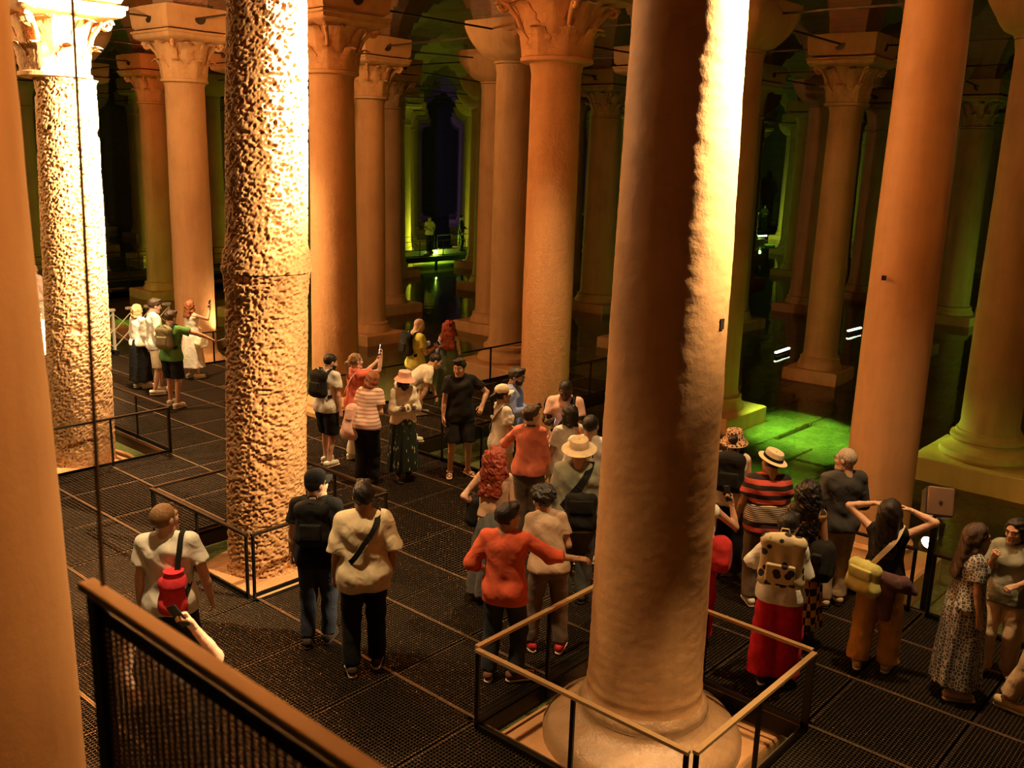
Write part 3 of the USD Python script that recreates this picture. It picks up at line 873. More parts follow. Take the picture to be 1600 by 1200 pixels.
# ---------------------------------------------------------------- people: skeleton, flesh and cloth as distance fields, meshed by surface nets
class Field:
    def __init__(s, lo, hi, h):
        s.lo, s.h = np.asarray(lo, float), h
        s.n = np.ceil((np.asarray(hi, float) - s.lo) / h).astype(int) + 1
        s.ax = [(s.lo[k] + h * np.arange(s.n[k])).astype(np.float32) for k in range(3)]
        s.D = np.full(s.n, .25, np.float32)

    def block(s, lo, hi):
        a = np.clip(np.floor((np.asarray(lo) - s.lo) / s.h).astype(int), 0, s.n)
        b = np.clip(np.ceil((np.asarray(hi) - s.lo) / s.h).astype(int) + 1, 0, s.n)
        sl = tuple(slice(int(p), int(q)) for p, q in zip(a, b))
        if any(q <= p for p, q in zip(a, b)):
            return None, None
        return sl, (s.ax[0][sl[0]][:, None, None], s.ax[1][sl[1]][None, :, None], s.ax[2][sl[2]][None, None, :])

    def join(s, fn, lo, hi, k=.02, sub=False):
        m = k + 2 * s.h
        sl, P = s.block(np.asarray(lo) - m, np.asarray(hi) + m)
        if sl is None:
            return s
        d, c = fn(*P), s.D[sl]
        if sub:
            s.D[sl] = np.maximum(c, -d)
            return s
        w = np.clip(.5 + .5 * (d - c) / k, 0, 1)
        s.D[sl] = d + (c - d) * w - k * w * (1 - w)
        # the smooth minimum of a far value and a near one is the near one
        return s

    def bone(s, a, b, r0, r1, k=.025, cut=None, sub=False, flat=None):
        """round cone from a to b; cut: flat ends at points ((point, outward normal), ...); flat = (unit axis, factor): squeezed along an axis"""
        a, b = np.asarray(a, float), np.asarray(b, float)
        v = b - a
        L2 = max(v @ v, 1e-9)

        def fn(x, y, z):
            px, py, pz = x - a[0], y - a[1], z - a[2]
            t = np.clip((px * v[0] + py * v[1] + pz * v[2]) / L2, 0, 1)
            qx, qy, qz = px - t * v[0], py - t * v[1], pz - t * v[2]
            e = qx * qx + qy * qy + qz * qz
            if flat:
                ax, f = flat
                g = qx * ax[0] + qy * ax[1] + qz * ax[2]
                e = e + g * g * (1 / (f * f) - 1)
            d = np.sqrt(e) - (r0 + t * (r1 - r0))
            for pt, n in cut or ():
                d = np.maximum(d, (x - pt[0]) * n[0] + (y - pt[1]) * n[1] + (z - pt[2]) * n[2])
            return d
        r = max(r0, r1)
        return s.join(fn, np.minimum(a, b) - r, np.maximum(a, b) + r, k, sub)

    def ell(s, c, r, k=.015, R=None, sub=False):
        c, r = np.asarray(c, float), np.asarray(r, float)

        def fn(x, y, z):
            p = (x - c[0], y - c[1], z - c[2])
            if R is not None:
                p = tuple(R[0][q] * p[0] + R[1][q] * p[1] + R[2][q] * p[2] for q in range(3))
            return (np.sqrt((p[0] / r[0]) ** 2 + (p[1] / r[1]) ** 2 + (p[2] / r[2]) ** 2) - 1) * r.min()
        m = r.max() if R is not None else r
        return s.join(fn, c - m, c + m, k, sub)

    def cut(s, pt, n):
        x, y, z = s.ax[0][:, None, None], s.ax[1][None, :, None], s.ax[2][None, None, :]
        s.D = np.maximum(s.D, (x - pt[0]) * n[0] + (y - pt[1]) * n[1] + (z - pt[2]) * n[2])
        return s

    def wrinkle(s, amp, f, seed=0):
        x, y, z = s.ax[0][:, None, None], s.ax[1][None, :, None], s.ax[2][None, None, :]
        q = np.sin(f * (x + .6 * z) + seed + 1.5 * np.sin(f * .5 * y + seed)) * np.sin(f * (.8 * y - .5 * z) + 2.1 * seed + np.sin(f * .7 * x)) + .6 * np.sin(f * 1.9 * (z * .8 + .5 * x - .3 * y) + seed * 3)
        s.D = s.D + (amp * q).astype(np.float32)
        return s

    def mesh(s):
        D, n = s.D.copy(), s.n
        for k in range(3):
            for e in (0, -1):
                sl = [slice(None)] * 3
                sl[k] = e
                D[tuple(sl)] = np.maximum(D[tuple(sl)], 1e-3)
        ins = D < 0
        c = [(dx, dy, dz) for dx in (0, 1) for dy in (0, 1) for dz in (0, 1)]
        sh = lambda A, o: A[o[0]:n[0] - 1 + o[0], o[1]:n[1] - 1 + o[1], o[2]:n[2] - 1 + o[2]]
        cnt = sum(sh(ins, o).astype(np.int8) for o in c)
        act = (cnt > 0) & (cnt < 8)
        I = np.argwhere(act)
        if not len(I):
            return trimesh.Trimesh(np.zeros((3, 3)), [[0, 1, 2]], process=False)
        idx = np.full(act.shape, -1, np.int64)
        idx[act] = np.arange(len(I))
        val = np.stack([D[I[:, 0] + o[0], I[:, 1] + o[1], I[:, 2] + o[2]] for o in c], 1).astype(float)
        acc, num = np.zeros((len(I), 3)), np.zeros(len(I))
        for p in range(8):
            for q in range(p + 1, 8):
                if sum(abs(u - w) for u, w in zip(c[p], c[q])) == 1:
                    a, b = val[:, p], val[:, q]
                    mm = (a < 0) != (b < 0)
                    t = np.where(mm, a / np.where(mm, a - b, 1), 0)[:, None]
                    acc += np.where(mm[:, None], np.array(c[p]) + t * (np.array(c[q]) - np.array(c[p])), 0)
                    num += mm
        V = s.lo + s.h * (I + acc / num[:, None])
        F = []
        for k in range(3):
            o = [0, 0, 0]
            o[k] = 1
            a = ins[:n[0] - o[0], :n[1] - o[1], :n[2] - o[2]]
            b = ins[o[0]:, o[1]:, o[2]:]
            E = np.argwhere(a != b)
            u, w = (k + 1) % 3, (k + 2) % 3
            ok = (E[:, u] > 0) & (E[:, w] > 0) & (E[:, u] < n[u] - 1) & (E[:, w] < n[w] - 1)
            E = E[ok]
            fl = a[E[:, 0], E[:, 1], E[:, 2]]

            def cell(du, dw):
                g = E.copy()
                g[:, u] += du
                g[:, w] += dw
                return idx[g[:, 0], g[:, 1], g[:, 2]]
            q0, q1, q2, q3 = cell(-1, -1), cell(0, -1), cell(0, 0), cell(-1, 0)
            qd = np.stack([q0, q1, q2, q3], 1)
            qd[~fl] = qd[~fl][:, ::-1]
            qd = qd[(qd >= 0).all(1)]
            F += [qd[:, [0, 1, 2]], qd[:, [0, 2, 3]]]
        return trimesh.Trimesh(V, np.vstack(F), process=False)


def xf(mesh, R, t, s=1.0):
    return trimesh.Trimesh(np.asarray(mesh.vertices) * s @ np.asarray(R).T + t, mesh.faces, process=False)


def mirrored(mesh, k=1):
    v = np.array(mesh.vertices)
    v[:, k] *= -1
    return trimesh.Trimesh(v, np.asarray(mesh.faces)[:, ::-1], process=False)


def unit(v):
    v = np.asarray(v, float)
    return v / np.linalg.norm(v)


# heads (centre of the head at 0, looking along +y)
def make_head(f):
    g = Field((-.11, -.13, -.19), (.11, .14, .15), .0062)
    g.ell((0, -.012, .032), (.074, .094, .088), .01)
    g.ell((0, .018, -.035), (.060 - .004 * f, .070, .078), .03)
    g.bone((0, -.02, -.06), (0, -.045, -.19), .055 - .006 * f, .055 - .007 * f, .03)
    for s in (-1, 1):
        g.ell((s * .036, .062, -.022), (.022, .022, .022), .02)
        g.bone((s * .012, .080, .030), (s * .042, .068, .030), .011, .009, .015)
        g.ell((s * .076, -.004, -.004), (.010, .020, .030), .008)
        g.bone((s * .052, .0, -.075), (s * .02, .07, -.098), .016, .014, .025)
        g.ell((s * .031, .094, .010), (.016, .014, .011), .01, sub=True)
        g.ell((s * .031, .076, .010), (.013, .012, .011), .004)
        g.ell((s * .010, .094, -.026), (.009, .010, .008), .008)
    g.bone((0, .082, .016), (0, .106, -.020), .008, .011, .012)
    g.ell((0, .076, -.095), (.022, .020, .018), .02)
    g.bone((-.018, .084, -.054), (.018, .084, -.054), .007, .007, .008)
    g.bone((-.015, .084, -.065), (.015, .084, -.065), .008, .008, .008)
    g.bone((-.022, .098, -.0595), (.022, .098, -.0595), .002, .002, .002, sub=True)
    return g.mesh()


HEADS = {'m': make_head(0), 'f': make_head(1)}
EYES = {'white': cat([xf(trimesh.creation.icosphere(2, .0102), np.eye(3), (s * .031, .0785, .010)) for s in (-1, 1)]), 'iris': cat([xf(trimesh.creation.icosphere(1, .0066), np.eye(3), (s * .031, .0842, .010)) for s in (-1, 1)])}
BROWS = [tube([(s * .014, .092, .029), (s * .03, .090, .034), (s * .046, .078, .030)], [.004, .0045, .003], 6) for s in (-1, 1)]
LIPS = cat([tube([(-.021, .086, -.058), (-.008, .0935, -.054), (.008, .0935, -.054), (.021, .086, -.058)], [.003, .0052, .0052, .003], 6), tube([(-.019, .086, -.060), (0, .0935, -.066), (.019, .086, -.060)], [.003, .006, .003], 6)])


def make_hair(kind):
    g = Field((-.17, -.23, -.52), (.17, .17, .20), .0085 if kind not in ('short', 'crew', 'grey') else .007)
    if kind in ('crew', 'fringe'):
        g.ell((0, -.016, .030), (.080, .098, .093), .01).cut((0, .060, .050), unit((0, .75, -.66))).cut((0, 0, -.062), (0, 0, -1))
        if kind == 'fringe':
            g.cut((0, 0, .035), (0, 0, 1))
    elif kind == 'short':
        g.ell((0, -.014, .034), (.085, .104, .100), .01)
        g.bone((-.03, .06, .105), (.03, .065, .105), .028, .028, .03)
        g.cut((0, .066, .045), unit((0, .72, -.70))).cut((0, 0, -.075), (0, 0, -1)).wrinkle(.004, 70, 1)
    elif kind == 'curly':
        g.ell((0, -.016, .045), (.108, .118, .112), .01).cut((0, .062, .045), unit((0, .80, -.60))).cut((0, 0, -.085), (0, 0, -1)).wrinkle(.004, 90, 2)
    elif kind == 'bob':
        g.ell((0, -.016, .030), (.092, .106, .100), .01)
        for s in (-1, 1):
            g.bone((s * .070, -.01, .0), (s * .072, -.012, -.10), .030, .030, .03)
        g.bone((-.03, -.07, -.02), (-.03, -.075, -.10), .045, .045, .03)
        g.bone((.03, -.07, -.02), (.03, -.075, -.10), .045, .045, .03)
        g.cut((0, .052, .04), unit((0, .95, -.30))).cut((0, 0, -.125), (0, 0, -1)).wrinkle(.005, 55, 3)
    elif kind == 'bun':
        g.ell((0, -.016, .030), (.083, .102, .097), .01).cut((0, .058, .04), unit((0, .80, -.60))).cut((0, 0, -.07), (0, 0, -1))
        g.ell((0, -.125, .05), (.048, .045, .048), .02).wrinkle(.003, 60, 1)
    elif kind == 'pony':
        g.ell((0, -.016, .030), (.083, .102, .097), .01).cut((0, .058, .04), unit((0, .80, -.60))).cut((0, 0, -.07), (0, 0, -1))
        g.bone((0, -.10, .03), (0, -.145, -.02), .025, .032, .02)
        g.bone((0, -.145, -.02), (0, -.135, -.24), .034, .016, .02).wrinkle(.004, 60, 1)
    else:
        big = 1.25 if kind == 'long_curly' else 1.0
        end = {'long': -.36, 'long_curly': -.34, 'mid': -.20}[kind]
        g.ell((0, -.016, .032), (.090 * (.5 + .5 * big), .108, .101 * (.6 + .4 * big)), .01)
        for s in (-1, 0, 1):
            g.bone((s * .048, -.062, -.01), (s * .062 * big, -.098, end), .052 * big, .040 * big, .04)
        for s in (-1, 1):
            g.bone((s * .074, -.006, .02), (s * .086 * big, -.012, -.12), .028 * big, .030 * big, .03)
            g.bone((s * .086 * big, -.012, -.12), (s * .082, -.06, end + .1), .030 * big, .022, .03)
        g.cut((0, .050, .045), unit((0, .93, -.36)))
        g.wrinkle(.004, 60 if kind != 'long_curly' else 110, 4)
    out = g.mesh()
    if 'curly' in kind:
        v = np.array(out.vertices)
        e = np.stack([meshkit.fbm(v * [34, 34, 22], 2, q) - .5 for q in range(3)], 1) * .034 + np.stack([meshkit.fbm(v * 14, 2, 9 + q) - .5 for q in range(3)], 1) * .04
        out = trimesh.Trimesh(v + e, out.faces, process=False)
    return out


HAIR = {}


# hands (right hand: wrist at 0, fingers along +x, palm facing -z, thumb on +y)
def make_hand(kind):
    bend = {'relaxed': (22, 28, 20), 'grip': (48, 62, 40), 'flat': (4, 6, 5), 'fist': (75, 85, 50)}[kind]
    g = Field((-.04, -.07, -.10), (.20, .11, .04), .0052)
    g.bone((-.03, .008, 0), (.0, .006, 0), .026, .026, .01, flat=((0, 0, 1), .8))
    g.bone((-.03, -.010, 0), (.0, -.008, 0), .024, .025, .01, flat=((0, 0, 1), .8))
    for y in (.026, .010, -.008, -.024):
        g.bone((.005, y * .65, 0), (.084, y, 0), .016, .0125, .014, flat=((0, 0, 1), .85))
    for y, L, r, k in ((.030, .072, .0092, 1.0), (.0105, .080, .0096, 1.0), (-.009, .074, .0092, 1.05), (-.027, .058, .0082, 1.15)):
        p, a = np.array([.084 - abs(y - .01) * .15, y, 0]), 0.0
        for q, (b, fr) in enumerate(zip(bend, (.44, .32, .24))):
            a += math.radians(b * k)
            e = p + L * fr * np.array([math.cos(a), .10 * y / .03, -math.sin(a)])
            g.bone(p, e, r * (1 - .07 * q), r * (1 - .07 * (q + 1)), .004)
            p = e
    th = {'relaxed': ((.022, .030, -.008), (.052, .056, -.020), (.082, .060, -.030)), 'grip': ((.022, .030, -.008), (.055, .050, -.034), (.078, .028, -.052)),
          'flat': ((.022, .030, -.004), (.050, .062, -.008), (.076, .080, -.010)), 'fist': ((.022, .030, -.008), (.056, .044, -.036), (.080, .012, -.046))}[kind]
    g.bone(th[0], th[1], .0165, .0125, .012)
    g.bone(th[1], th[2], .0115, .0095, .006)
    return g.mesh()


HANDS = {k: make_hand(k) for k in ('relaxed', 'grip', 'flat', 'fist')}

ARMS = {  # upper arm and forearm directions in the torso frame: outward, forward, up; palm direction
    'down': ((.16, .00, -1), (.10, .16, -1), (-1, .1, 0), 'relaxed'), 'down_out': ((.30, .02, -1), (.16, .22, -1), (-1, .1, 0), 'relaxed'),
    'bent': ((.20, .02, -1), (-.45, .85, -.12), (-.3, -.2, -1), 'grip'), 'phone_low': ((.16, .22, -.95), (-.22, .90, .30), (-.4, -.6, -.3), 'grip'),
    'phone_high': ((.22, .80, -.30), (-.12, .40, .95), (-.2, -1, .2), 'grip'), 'raise': ((.35, .85, .10), (.00, .35, 1.0), (-.4, -.6, .3), 'grip'),
    'cross': ((.18, .22, -1), (-1.0, .50, .16), (0, -.8, -.3), 'relaxed'), 'hip': ((.62, -.30, -.80), (-.62, .50, -.62), (-.4, .1, -1), 'flat'),
    'head': ((.80, .16, .56), (-.96, .04, .30), (-.2, -.3, -1), 'relaxed'), 'pocket': ((.26, -.10, -1), (-.06, .22, -1), (-1, .1, 0), 'relaxed'),
    'chin': ((.14, .30, -.95), (-.30, .50, .80), (-.2, -.9, .3), 'grip'), 'reach': ((.35, .92, -.35), (.10, 1.0, -.10), (-.2, 0, -1), 'relaxed'), 'side': ((.95, .25, -.30), (.90, .45, -.12), (0, .1, -1), 'relaxed')}

INFO = []
HS = 1.06


def frame_of(fwd_deg, pitch=0.0, roll=0.0):
    """turn left positive about z, then lean forward, then tilt to the right"""
    return rotm([0, 0, 1], fwd_deg) @ rotm([1, 0, 0], -pitch) @ rotm([0, 1, 0], roll)


def band(pts, normals, w, th=.006):
    """a strap: a flat band through points with given outward normals"""
    pts, nn = np.asarray(pts, float), np.asarray(normals, float)
    k = np.linspace(0, len(pts) - 1, (len(pts) - 1) * 4 + 1)
    from scipy.interpolate import CubicSpline
    P = CubicSpline(np.arange(len(pts)), pts)(k)
    N = CubicSpline(np.arange(len(pts)), nn)(k)
    T = np.gradient(P, axis=0)
    T /= np.linalg.norm(T, axis=1, keepdims=True)
    N = N - T * (N * T).sum(1, keepdims=True)
    N /= np.linalg.norm(N, axis=1, keepdims=True)
    B = np.cross(T, N) * w / 2
    V = np.concatenate([P + B - N * th / 2, P - B - N * th / 2, P - B + N * th / 2, P + B + N * th / 2], 1).reshape(-1, 3)
    f = []
    for i in range(len(P) - 1):
        for q in range(4):
            r = (q + 1) % 4
            a, b, c, d = i * 4 + q, i * 4 + r, i * 4 + 4 + r, i * 4 + 4 + q
            f += [(a, b, c), (a, c, d)]
    e = (len(P) - 1) * 4
    f += [(0, 2, 1), (0, 3, 2), (e, e + 1, e + 2), (e, e + 2, e + 3)]
    return trimesh.Trimesh(V, f, process=False)


def person(label, pos, face, h=1.75, sex='m', look=0, nod=0, tilt=0, lean=0, side=0, twist=0, R='down', L='down', feet=None, fat=1.0,
           skin_m='skin_tan', hair='short', hair_m='hair_brown', top=None, bottom=None, shoes=None, hat=None, face_parts=True, res=.016, glasses=False, beard=None, group=None, extra=None):
    """pos: world point on the walkway; face: degrees to the right of straight away from the camera (180 = towards the camera)"""
    s = h / 1.75
    f = sex == 'f'
    d = unit([pos[0] - EYE_XY[0], pos[1] - EYE_XY[1]])
    az = math.degrees(math.atan2(d[1], d[0])) - face          # world azimuth the person faces
    t = thing('person', label, 'person', (pos[0], pos[1], pos[2] if len(pos) > 2 else 0.0), az - 90, group)
    sh = (.165 if f else .190)
    # skeleton in metres for 1.75 m, scaled at the end
    feet = feet or ((-.095, -.03, 8), (.095, .03, -8))          # left, right: x, y, toe angle (left positive)
    heel = .02
    ankles = [np.array([q[0], q[1], .085 + (q[3] if len(q) > 3 else 0)]) for q in feet]
    pc = np.array([(ankles[0][0] + ankles[1][0]) / 2, (ankles[0][1] + ankles[1][1]) / 2 - .10 * math.sin(math.radians(lean)), 0])
    pz = .955
    for a, sx in zip(ankles, (-1, 1)):
        dx = a - pc - [sx * .09, 0, 0]
        pz = min(pz, a[2] + math.sqrt(max(.05, .845 ** 2 - dx[0] ** 2 - dx[1] ** 2)) + .03)
    P = np.array([pc[0], pc[1], pz])
    Tq = frame_of(twist, lean, side)
    Tl = frame_of(twist * .3, lean * .35, side * .3)
    tp = lambda x, y, z: P + (Tq if z > .12 else Tl if z < .02 else (Tl + (Tq - Tl) * (z - .02) / .10)) @ np.array([x, y, z])
    hips = [P + Tl @ [sx * .088, 0, -.03] for sx in (-1, 1)]
    knees = []
    for a, hp, q in zip(ankles, hips, feet):
        v = a - hp
        D = min(np.linalg.norm(v), .8499)
        vv = v / np.linalg.norm(v)
        fwd = np.array([-math.sin(math.radians(q[2])) * .6, 1.0, 0])
        fwd = unit(fwd - vv * (fwd @ vv))
        c = (.43 ** 2 - .42 ** 2 + D * D) / (2 * D)
        knees.append(hp + vv * c + fwd * math.sqrt(max(0, .43 ** 2 - c * c)))
    toes = [a + np.array([-math.sin(math.radians(q[2])) * .15, math.cos(math.radians(q[2])) * .15, -.055]) for a, q in zip(ankles, feet)]
    heels = [a + np.array([math.sin(math.radians(q[2])) * .055, -math.cos(math.radians(q[2])) * .055, -.055]) for a, q in zip(ankles, feet)]
    arms = []
    for sx, spec in ((-1, L), (1, R)):
        u, w, pn, hk = ARMS[spec] if isinstance(spec, str) else spec
        u, w, pn = (Tq @ (unit(v) * [sx, 1, 1]) for v in (u, w, pn))
        S = tp(sx * (sh - .012), 0, .455)
        el = S + u * .285
        wr = el + w * .245
        arms.append((S, el, wr, w, pn, hk, sx))
    Hd = frame_of(twist * .8 + look * -1, lean * .45 + nod, side * .5 + tilt)
    N0 = tp(0, -.012, .50)
    hc = N0 + Hd @ [0, .012, .148]
    allp = np.array([*ankles, *toes, *knees, *hips, hc, *[q for a in arms for q in a[:3]]])
    lo, hi = allp.min(0) - .26, allp.max(0) + .26
    lo[2] = -.02
    K = lambda p: np.asarray(p) * 1.0

    # flesh
    g = Field(lo, hi, res)

    def trunk(g, o, k=.03, loose=0.0):
        for sx in (-1, 1):
            g.bone(tp(sx * (.078 if not f else .062), -.005, .37), tp(sx * .060, .0, .15), (.108 if not f else .095) * fat + o, (.088 if not f else .080) * fat + o + loose * .3, k, flat=None)
            g.bone(tp(sx * .062, .0, .13), tp(sx * (.072 if not f else .080), -.012, -.02), .090 * fat + o + loose * .5, (.100 if not f else .108) * fat + o + loose, k)
            g.bone(tp(sx * .04, -.012, .475), tp(sx * (sh - .035), -.008, .455), .050 + o, .056 + o, k)
            g.bone(tp(sx * .018, -.022, .52), tp(sx * .105, -.018, .480), .036 + o, .034 + o, k)
            if f:
                g.ell(tp(sx * .068, .082, .335), np.array([.060, .052, .058]) + o, k)
        g.bone(tp(0, .018, .34), tp(0, .025, .06), .095 * fat + o, (.094 * fat + (fat - 1) * .10) + o + loose * .4, k)
        g.bone(tp(0, -.045, .40), tp(0, -.03, .14), .080 + o, .075 + o + loose * .3, k)

    def leg(g, n, o, k=.025, cut=None, upto=2.0, loose=0.0, r1=None):
        hp, kn, an = hips[n], knees[n], ankles[n]
        g.bone(hp + [0, -.01, .01], kn, .092 * fat + o, .056 + o + loose * .6, k, cut)
        if upto > 1:
            g.bone(kn, an, .052 + o + loose * .6, r1 if r1 else .036 + o + loose, k, cut)
            if not loose:
                g.bone(kn + (an - kn) * .12 + [0, -.022, 0], kn + (an - kn) * .5 + [0, -.018, 0], .040 + o, .036 + o, k, cut)

    trunk(g, 0.0)
    for sx in (-1, 1):
        g.ell(P + Tl @ [sx * .065, -.055, -.05], (.088 * fat, .082 * fat, .09), .03)
    for n in (0, 1):
        leg(g, n, 0.0)
        if shoes is None or shoes[1] == 'sandal':
            g.bone(ankles[n] - [0, 0, .02], heels[n] + [0, 0, .02], .036, .032, .02)
            g.bone(ankles[n] - [0, 0, .03], toes[n] + [0, 0, .004], .036, .026, .02)
    for S, el, wr, w, pn, hk, sx in arms:
        g.bone(S, el, .051 if not f else .043, .038 if not f else .033, .03)
        g.bone(el, el + (wr - el) * .35, .039 if not f else .034, .038 if not f else .033, .015)
        g.bone(el + (wr - el) * .35, wr, .038 if not f else .033, .026 if not f else .023, .015)
    g.bone(N0 + [0, 0, -.03], hc + Hd @ [0, -.035, -.10], .060 if not f else .051, .052 if not f else .045, .02)
    parts = [g.mesh(), xf(HEADS[sex], Hd, hc, HS)]
    hands = []
    for S, el, wr, w, pn, hk, sx in arms:
        X = unit(w)
        Z = -pn
        Z = unit(Z - X * (Z @ X))
        Y = np.cross(Z, X)
        hm = HANDS[hk]
        Rm = np.stack([X, Y, Z], 1)
        if sx < 0:
            hm = mirrored(hm)
        parts.append(xf(hm, Rm, wr - X * .008, .96 if not f else .90))
        hands.append((wr * s, Rm))
    body = cat(parts)
    sc = lambda mesh: xf(mesh, np.eye(3), (0, 0, 0), s)
    obj('body', sc(body), skin_m, t, True)
    if face_parts:
        obj('eye', sc(xf(EYES['white'], Hd, hc, HS)), 'eye_white', t, True)
        obj('iris', sc(xf(EYES['iris'], Hd, hc, HS)), 'iris', t, True)
        for b_ in BROWS:
            obj('eyebrow', sc(xf(b_, Hd, hc, HS)), hair_m if hair != 'bald' else 'hair_brown', t, True)
        obj('lips', sc(xf(LIPS, Hd, hc, HS)), 'lip', t, True)
    if hair != 'bald':
        if hair not in HAIR:
            HAIR[hair] = make_hair(hair)
        obj('hair', sc(xf(HAIR[hair], Hd, hc, HS)), hair_m, t, True)
    if beard:
        gb = Field((-.09, -.02, -.14), (.09, .13, .02), .007)
        gb.ell((0, .022, -.048), (.066, .080, .078), .01).cut((0, .0, -.02), (0, -.3, .95)).cut((0, .015, 0), (0, -1, 0))
        gb.ell((0, .10, -.058), (.022, .03, .010), .004, sub=True)
        obj('beard', sc(xf(gb.mesh(), Hd, hc, HS)), beard, t, True)
    if glasses:
        gl = [tube([(sx * .033 + .022 * math.cos(a), .098 - .004 * abs(math.cos(a)), .010 + .018 * math.sin(a)) for a in np.linspace(0, 2 * np.pi, 14)], .0022, 5) for sx in (-1, 1)]
        gl += [tube([(sx * .055, .094, .014), (sx * .078, .04, .014), (sx * .080, -.01, .010)], .002, 5) for sx in (-1, 1)] + [tube([(-.012, .099, .014), (.012, .099, .014)], .002, 5)]
        obj('glasses', sc(xf(cat(gl), Hd, hc, HS)), 'phone_body', t, True)

    # clothes
    hem_seed = len(INFO) * 1.7
    if top:
        tm, sleeve, hem, loose = top[:4]
        g = Field(lo, hi, res)
        o = .010 + .12 * loose
        if sleeve != 'straps':
            trunk(g, o, .04, loose)
        else:
            trunk(g, o, .04, loose)
        if hem < -.04:
            for sx in (-1, 1):
                g.ell(P + Tl @ [sx * .064, -.052, -.055], np.array([.094, .090, .10]) * fat + o + loose * .35, .04)
                g.bone(hips[(sx + 1) // 2] + [0, 0, .02], hips[(sx + 1) // 2] + (knees[(sx + 1) // 2] - hips[(sx + 1) // 2]) * .6, .090 * fat + o + loose * .7, .080 * fat + o + loose, .05)
            g.bone(tp(0, .02, .0), P + Tl @ [0, .01, -.2], .082 * fat + o + loose * .7, .08 + o + loose * .7, .06)
        nk = top[4] if len(top) > 4 else 0
        if sleeve == 'straps':
            g.cut(tp(0, 0, .415), Tq @ unit([0, .25, 1]))
            for sx in (-1, 1):
                g.bone(tp(sx * .085, .10, .38), tp(sx * .085, .0, .515), .014, .014, .01)
                g.bone(tp(sx * .085, .0, .515), tp(sx * .085, -.09, .38), .014, .014, .01)
        else:
            g.bone(tp(0, .06 if not nk else .085, .56 if not nk else .51), tp(0, -.01, .60), .055, .075, .01, sub=True)
            fr = {'none': 0, 'cap': .35, 'short': .62, 'elbow': 1.0, 'three': 1.5, 'long': 1.93}[sleeve]
            for S, el, wr, w, pn, hk, sx in arms:
                if fr == 0:
                    continue
                u = unit(el - S)
                ra = (.051 if not f else .044) + o + .002
                rb = (.040 if not f else .036) + o + loose * .9 + (.012 if fr <= 1 else .004)
                if fr <= 1:
                    e = S + (el - S) * fr
                    g.bone(S - [0, 0, .0], e + u * .06, ra, rb + .003, .035, cut=[(e, u)])
                else:
                    g.bone(S, el, ra, rb, .035)
                    e = el + (wr - el) * (fr - 1)
                    g.bone(el, e + w * .05, rb, .030 + o + loose * .6, .02, cut=[(e, unit(wr - el))])
        g.wrinkle(.0035 + .05 * min(loose, .05), 26, hem_seed)
        g.cut(P + Tl @ [0, 0, hem], Tl @ [0, 0, -1])
        obj(top[5] if len(top) > 5 else 'shirt', sc(g.mesh()), tm, t, True)
    if bottom:
        bm, kind, length, loose = bottom[:4]
        bn = {'shorts': 'shorts', 'trousers': 'trousers', 'skirt': 'skirt', 'dress': 'dress'}[kind]
        g = Field(lo, hi, res)
        o = .010 + .25 * loose
        waist = .09
        if kind in ('shorts', 'trousers'):
            for sx in (-1, 1):
                g.bone(tp(sx * .062, .0, .13), tp(sx * .075, -.012, -.02), .086 * fat + o, .104 * fat + o, .04)
                g.ell(P + Tl @ [sx * .065, -.055, -.05], np.array([.084 * fat, .078 * fat, .088]) + o * .8, .03)
            g.bone(tp(0, .02, .10), P + Tl @ [0, .0, -.05], .088 * fat + o, .07 + o, .04)
            for n in (0, 1):
                hp, kn, an = hips[n], knees[n], ankles[n]
                if kind == 'shorts':
                    e = hp + (kn - hp) * length
                    u = unit(kn - hp)
                    g.bone(hp + [0, -.01, .01], e + u * .05, .096 * fat + o, .072 + o + loose * 1.2, .03, cut=[(e, u)])
                else:
                    e = kn + (an - kn) * length
                    u = unit(an - kn)
                    g.bone(hp + [0, -.01, .01], kn, .094 * fat + o, .060 + o + loose * 1.0, .03)
                    g.bone(kn, e + u * .05, .058 + o + loose * 1.0, .046 + o + loose * 1.5, .03, cut=[(e, u)])
            g.cut(tp(0, 0, waist), Tl @ [0, 0, 1])
            g.wrinkle(.003 + .04 * min(loose, .05), 24, hem_seed + 2)
        else:
            zt = P[2] + (waist if kind == 'skirt' else .13)
            zb = length
            c0, c1 = tp(0, -.005, .05), np.array([pc[0], pc[1], zb])
            flare = loose

            def fn(x, y, z):
                q = np.clip((zt - z) / (zt - zb), 0, 1)
                cx, cy = c0[0] + (c1[0] - c0[0]) * q, c0[1] + (c1[1] - c0[1]) * q
                dx, dy = (x - cx) / 1.12, (y - cy)
                a = np.arctan2(dy, dx)
                r0 = np.where(q < .22, .118 + (.165 - .118) * np.sin(np.clip(q / .22, 0, 1) * np.pi / 2), .165) * (.55 + .45 * fat)
                rr = r0 + flare * q + (.004 + .030 * q * flare / .15) * np.sin(a * 9 + 2 * np.sin(2 * a + hem_seed) + q * 1.3)
                e = (np.sqrt(dx * dx + dy * dy) - rr) * .85
                return np.maximum(np.maximum(e, z - zt), zb - z)
            g.join(fn, (c0[0] - .5, c0[1] - .5, zb), (c0[0] + .5, c0[1] + .5, zt), .01)
        obj(bn, sc(g.mesh()), bm, t, True)
